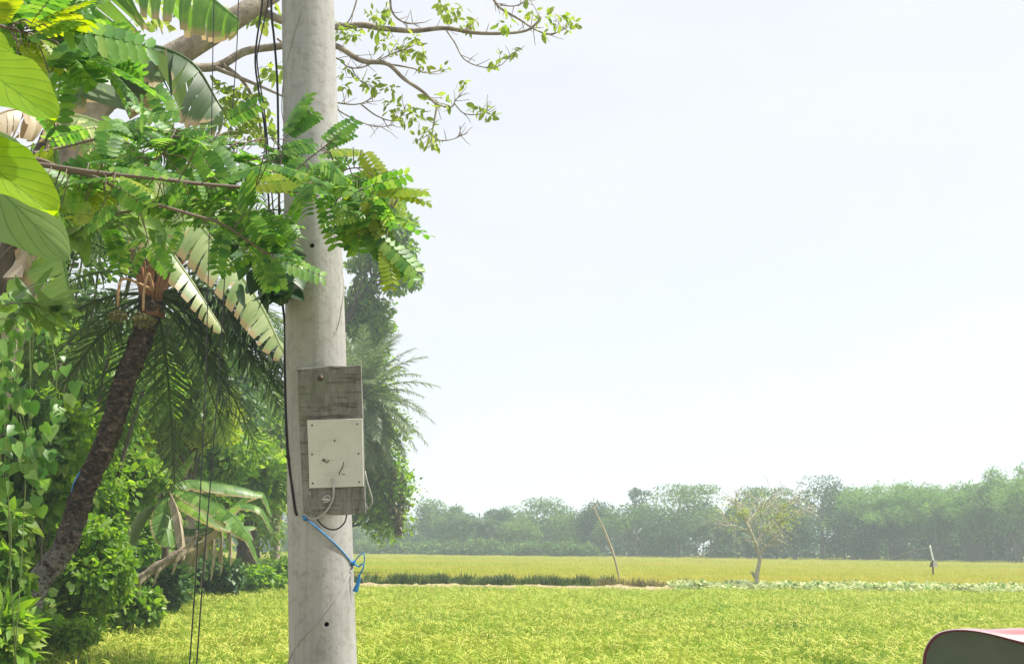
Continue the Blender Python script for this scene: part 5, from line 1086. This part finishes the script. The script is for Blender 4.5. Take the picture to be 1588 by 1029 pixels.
cassia('shrub branch with feathery rows of rounded leaflets reaching across the front of the pole',
       [([(-260, 230, 3.9), (-60, 246, 4.0), (48, 254, 4.05), (150, 268, 4.1), (240, 276, 4.2), (300, 284, 4.3), (380, 291, 4.4), (440, 297, 4.45), (500, 296, 4.45), (560, 294, 4.45), (602, 300, 4.45), (632, 302, 4.45)], [7, 4.5, 3.5, 2.5, 1.6, .8]),
        ([(-100, 262, 4.0), (40, 246, 4.1), (96, 262, 4.15), (150, 276, 4.2), (210, 306, 4.2), (288, 330, 4.3), (345, 348, 4.4), (400, 384, 4.45), (424, 396, 4.45)], [5, 3, 1.5]),
        ([(440, 297, 4.45), (462, 262, 4.5), (500, 230, 4.5), (530, 206, 4.5)], [1.6, .8]), ([(480, 297, 4.45), (540, 262, 4.45), (600, 266, 4.45), (612, 262, 4.45)], [1.4, .6]), ([(432, 297, 4.5), (436, 250, 4.6), (440, 212, 4.6)], [1.4, .7]),
        ([(200, 272, 4.2), (250, 240, 4.4), (272, 202, 4.55)], [2, 1]), ([(210, 306, 4.2), (224, 350, 4.3), (232, 384, 4.3)], [1.6, .8]),
        ([(-60, 246, 4.0), (40, 330, 4.9), (150, 336, 5.0), (260, 318, 5.0), (350, 330, 4.95), (428, 340, 4.9)], [3, 2, .8]), ([(-60, 246, 4.0), (60, 236, 4.9), (170, 212, 5.0), (270, 206, 5.0), (350, 224, 4.95), (420, 214, 4.9)], [3, 2, .8])],
       LV, [(300, 260, 130, 44, 4.6, 32, 0), (330, 325, 100, 40, 4.7, 18, 0), (180, 280, 110, 36, 4.4, 20, 0), (410, 370, 36, 56, 4.8, 14, 0), (120, 300, 80, 44, 4.3, 16, 1), (400, 250, 60, 44, 4.7, 14, 0), (230, 210, 60, 50, 4.7, 10, 0), (230, 325, 190, 30, 5.0, 34, 0), (250, 215, 170, 30, 5.0, 30, 0), (550, 290, 60, 40, 4.45, 16, 0), (580, 320, 50, 40, 4.4, 14, 1), (500, 270, 40, 50, 4.5, 10, 0)], 81, W(-260, 700, 3.9))
LV2 = [(20, 60, 92, 100, 3.5, 1), (30, 50, 100, 66, 3.5, 1), (36, 70, 74, 118, 3.4, 1), (60, 24, 150, 50, 3.7, 0), (70, 40, 178, 62, 3.7, 0), (90, 60, 196, 84, 3.7, 0), (80, 70, 208, 96, 3.8, 0), (100, 70, 158, 128, 3.7, 0), (120, 84, 186, 116, 3.8, 0), (40, 30, 88, 10, 3.6, 1), (30, 80, 60, 130, 3.6, 0), (60, 66, 106, 110, 3.5, 1), (94, 82, 112, 124, 3.6, 0), (10, 20, 70, 30, 3.5, 0), (50, 44, 120, 88, 3.6, 1)]
cassia('yellow green spray of rounded feathery leaflets in the top left corner',
       [([(-260, -60, 3.3), (-80, 10, 3.4), (0, 40, 3.45), (60, 56, 3.55), (120, 78, 3.7)], [6, 3, 1.2]), ([(-40, 22, 3.4), (20, 10, 3.5), (70, 20, 3.65)], [3, 1])],
       LV2, [(40, 20, 60, 34, 3.7, 18, 0), (120, 74, 70, 44, 3.9, 30, 0), (60, 80, 50, 40, 3.7, 12, 0), (30, 40, 40, 30, 3.6, 8, 1)], 82, W(-260, 500, 3.3), size=(.19, .045), scl=.86)
def left_vine():
    rng = np.random.default_rng(91); D = 9.0; g = W(-30, 1029, D); g[2] = .95
    t = thing('climbing_vine', 'climbing vine with heart shaped leaves hanging down the left edge of the photo', 'vine', g)
    s = MB(); lf = MB(); L = []
    for k in range(10):
        x = -50 + k * 11 + rng.normal() * 6; y0 = 440 + rng.random() * 60; y1 = y0 + 120 + rng.random() * 200 - max(0, x - 40) * 1.5; d = D + rng.normal() * .2
        P = ptube(s, [(x - 34 + rng.normal() * 16, 1029, D + .3), (x - 20 + rng.normal() * 14, 860, D + .3), (x - 18 + rng.normal() * 14, 690, D + .2), (x, y0, d), (x + 12 + rng.normal() * 10, (y0 + y1) / 2, d - .1), (x + 20 + rng.normal() * 14, y1, d - .1)], [.9, .6], 5, 40)
        for j in range(30): L.append(P[rng.integers(22, 40)])
    L = np.array(L); n = len(L); q = L + rng.normal(size=(n, 3)) * [.06, .1, .05]; dv = rng.normal(size=(n, 3)) * .5 + [.1, -.1, -1]; N = rng.normal(size=(n, 3)) * .4 + [.1, -.9, .45]
    scatter(lf, T_heart(.44, .08, -.15), q, dv, N, .05 + .075 * rng.random(n)); s.build('stems', M['stemgreen'], t)
    lf.build('leaves', leafmat('vine leaf', [(.025, .09, .025), (.06, .17, .03), (.13, .28, .045), (.26, .38, .12)], .4, rough=.35), t)
left_vine()

def dark_creeper():
    rng = np.random.default_rng(95); D = 5.0; g = W(436, 1100, 5.3); g[2] = .8
    t = thing('climbing_vine', 'dark broad leaved creeper climbing the black cables on the left of the pole', 'vine', g)
    s = MB(); lf = MB(); L = []
    for k in range(5):
        x = 424 - k * 14; P = ptube(s, [(436, 470 - k * 8, 5.25), (432 - k * 5, 440, 5.2), (x, 395 + rng.normal() * 14, 5.1), (x - 14, 340 + rng.normal() * 10, 5.0)], [.9, .5], 5, 30); L += list(P[rng.integers(4, 30, 9)])
    L = np.array(L); n = len(L); scatter(lf, T_heart(.46, .07, -.12), L + rng.normal(size=(n, 3)) * [.035, .05, .04], rng.normal(size=(n, 3)) * .6 + [.1, -.1, -.6], rng.normal(size=(n, 3)) * .45 + [0, -.7, .6], .06 + .055 * rng.random(n))
    s.build('stems', M['stemgreen'], t); lf.build('leaves', leafmat('creeper dark leaf', [(.02, .065, .025), (.045, .12, .04), (.09, .2, .05)], .35), t)
dark_creeper()
def lance_shrub():
    rng = np.random.default_rng(96); D = 7.0; g = W(-120, 1000, D); g[2] = .9
    t = thing('shrub', 'thin shrub with pale narrow leaves crossing below the big bright leaves', 'shrub', g); s = MB(); lf = MB()
    for pts in ([(-120, 1000, D), (-60, 480, D), (40, 340, D), (120, 322, D), (200, 330, D), (236, 346, D)], [(-60, 480, D), (20, 380, D), (100, 350, D), (170, 345, D)], [(-60, 480, D), (10, 330, D), (80, 300, D), (160, 312, D)], [(-90, 700, D), (-20, 500, D), (40, 470, D), (90, 490, D)]):
        P = ptube(s, pts, [2, .6], 6, 60); i = rng.integers(28, 60, 46); q = P[i] + rng.normal(size=(46, 3)) * .05; dv = rng.normal(size=(46, 3)) * .7 + [.5, 0, -.35]
        scatter(lf, T_oval(.15, .03, -.2), q, dv, rng.normal(size=(46, 3)) * .5 + [0, -.4, .8], .16 + .07 * rng.random(46))
    s.build('stems', M['twig'], t); lf.build('leaves', leafmat('lance leaf', [(.08, .18, .03), (.16, .28, .05), (.3, .4, .12)], .5), t)
lance_shrub()
# ------------------------------------------------------------------ haze
def haze():
    m, t, o = newmat('haze air'); v = nd(t, 'ShaderNodeVolumePrincipled', i_Density=HAZE, i_Anisotropy=.2)
    v.inputs['Color'].default_value = (.78, .895, 1.0, 1)
    t.links.new(v.outputs[0], o.inputs['Volume'])
    mb = MB(); box(mb, (0, 480, 18.5), (1300, 1240, 39))
    tag(mb.build('haze', m), None, None, kind='stuff')
HAZE = .00145
haze()
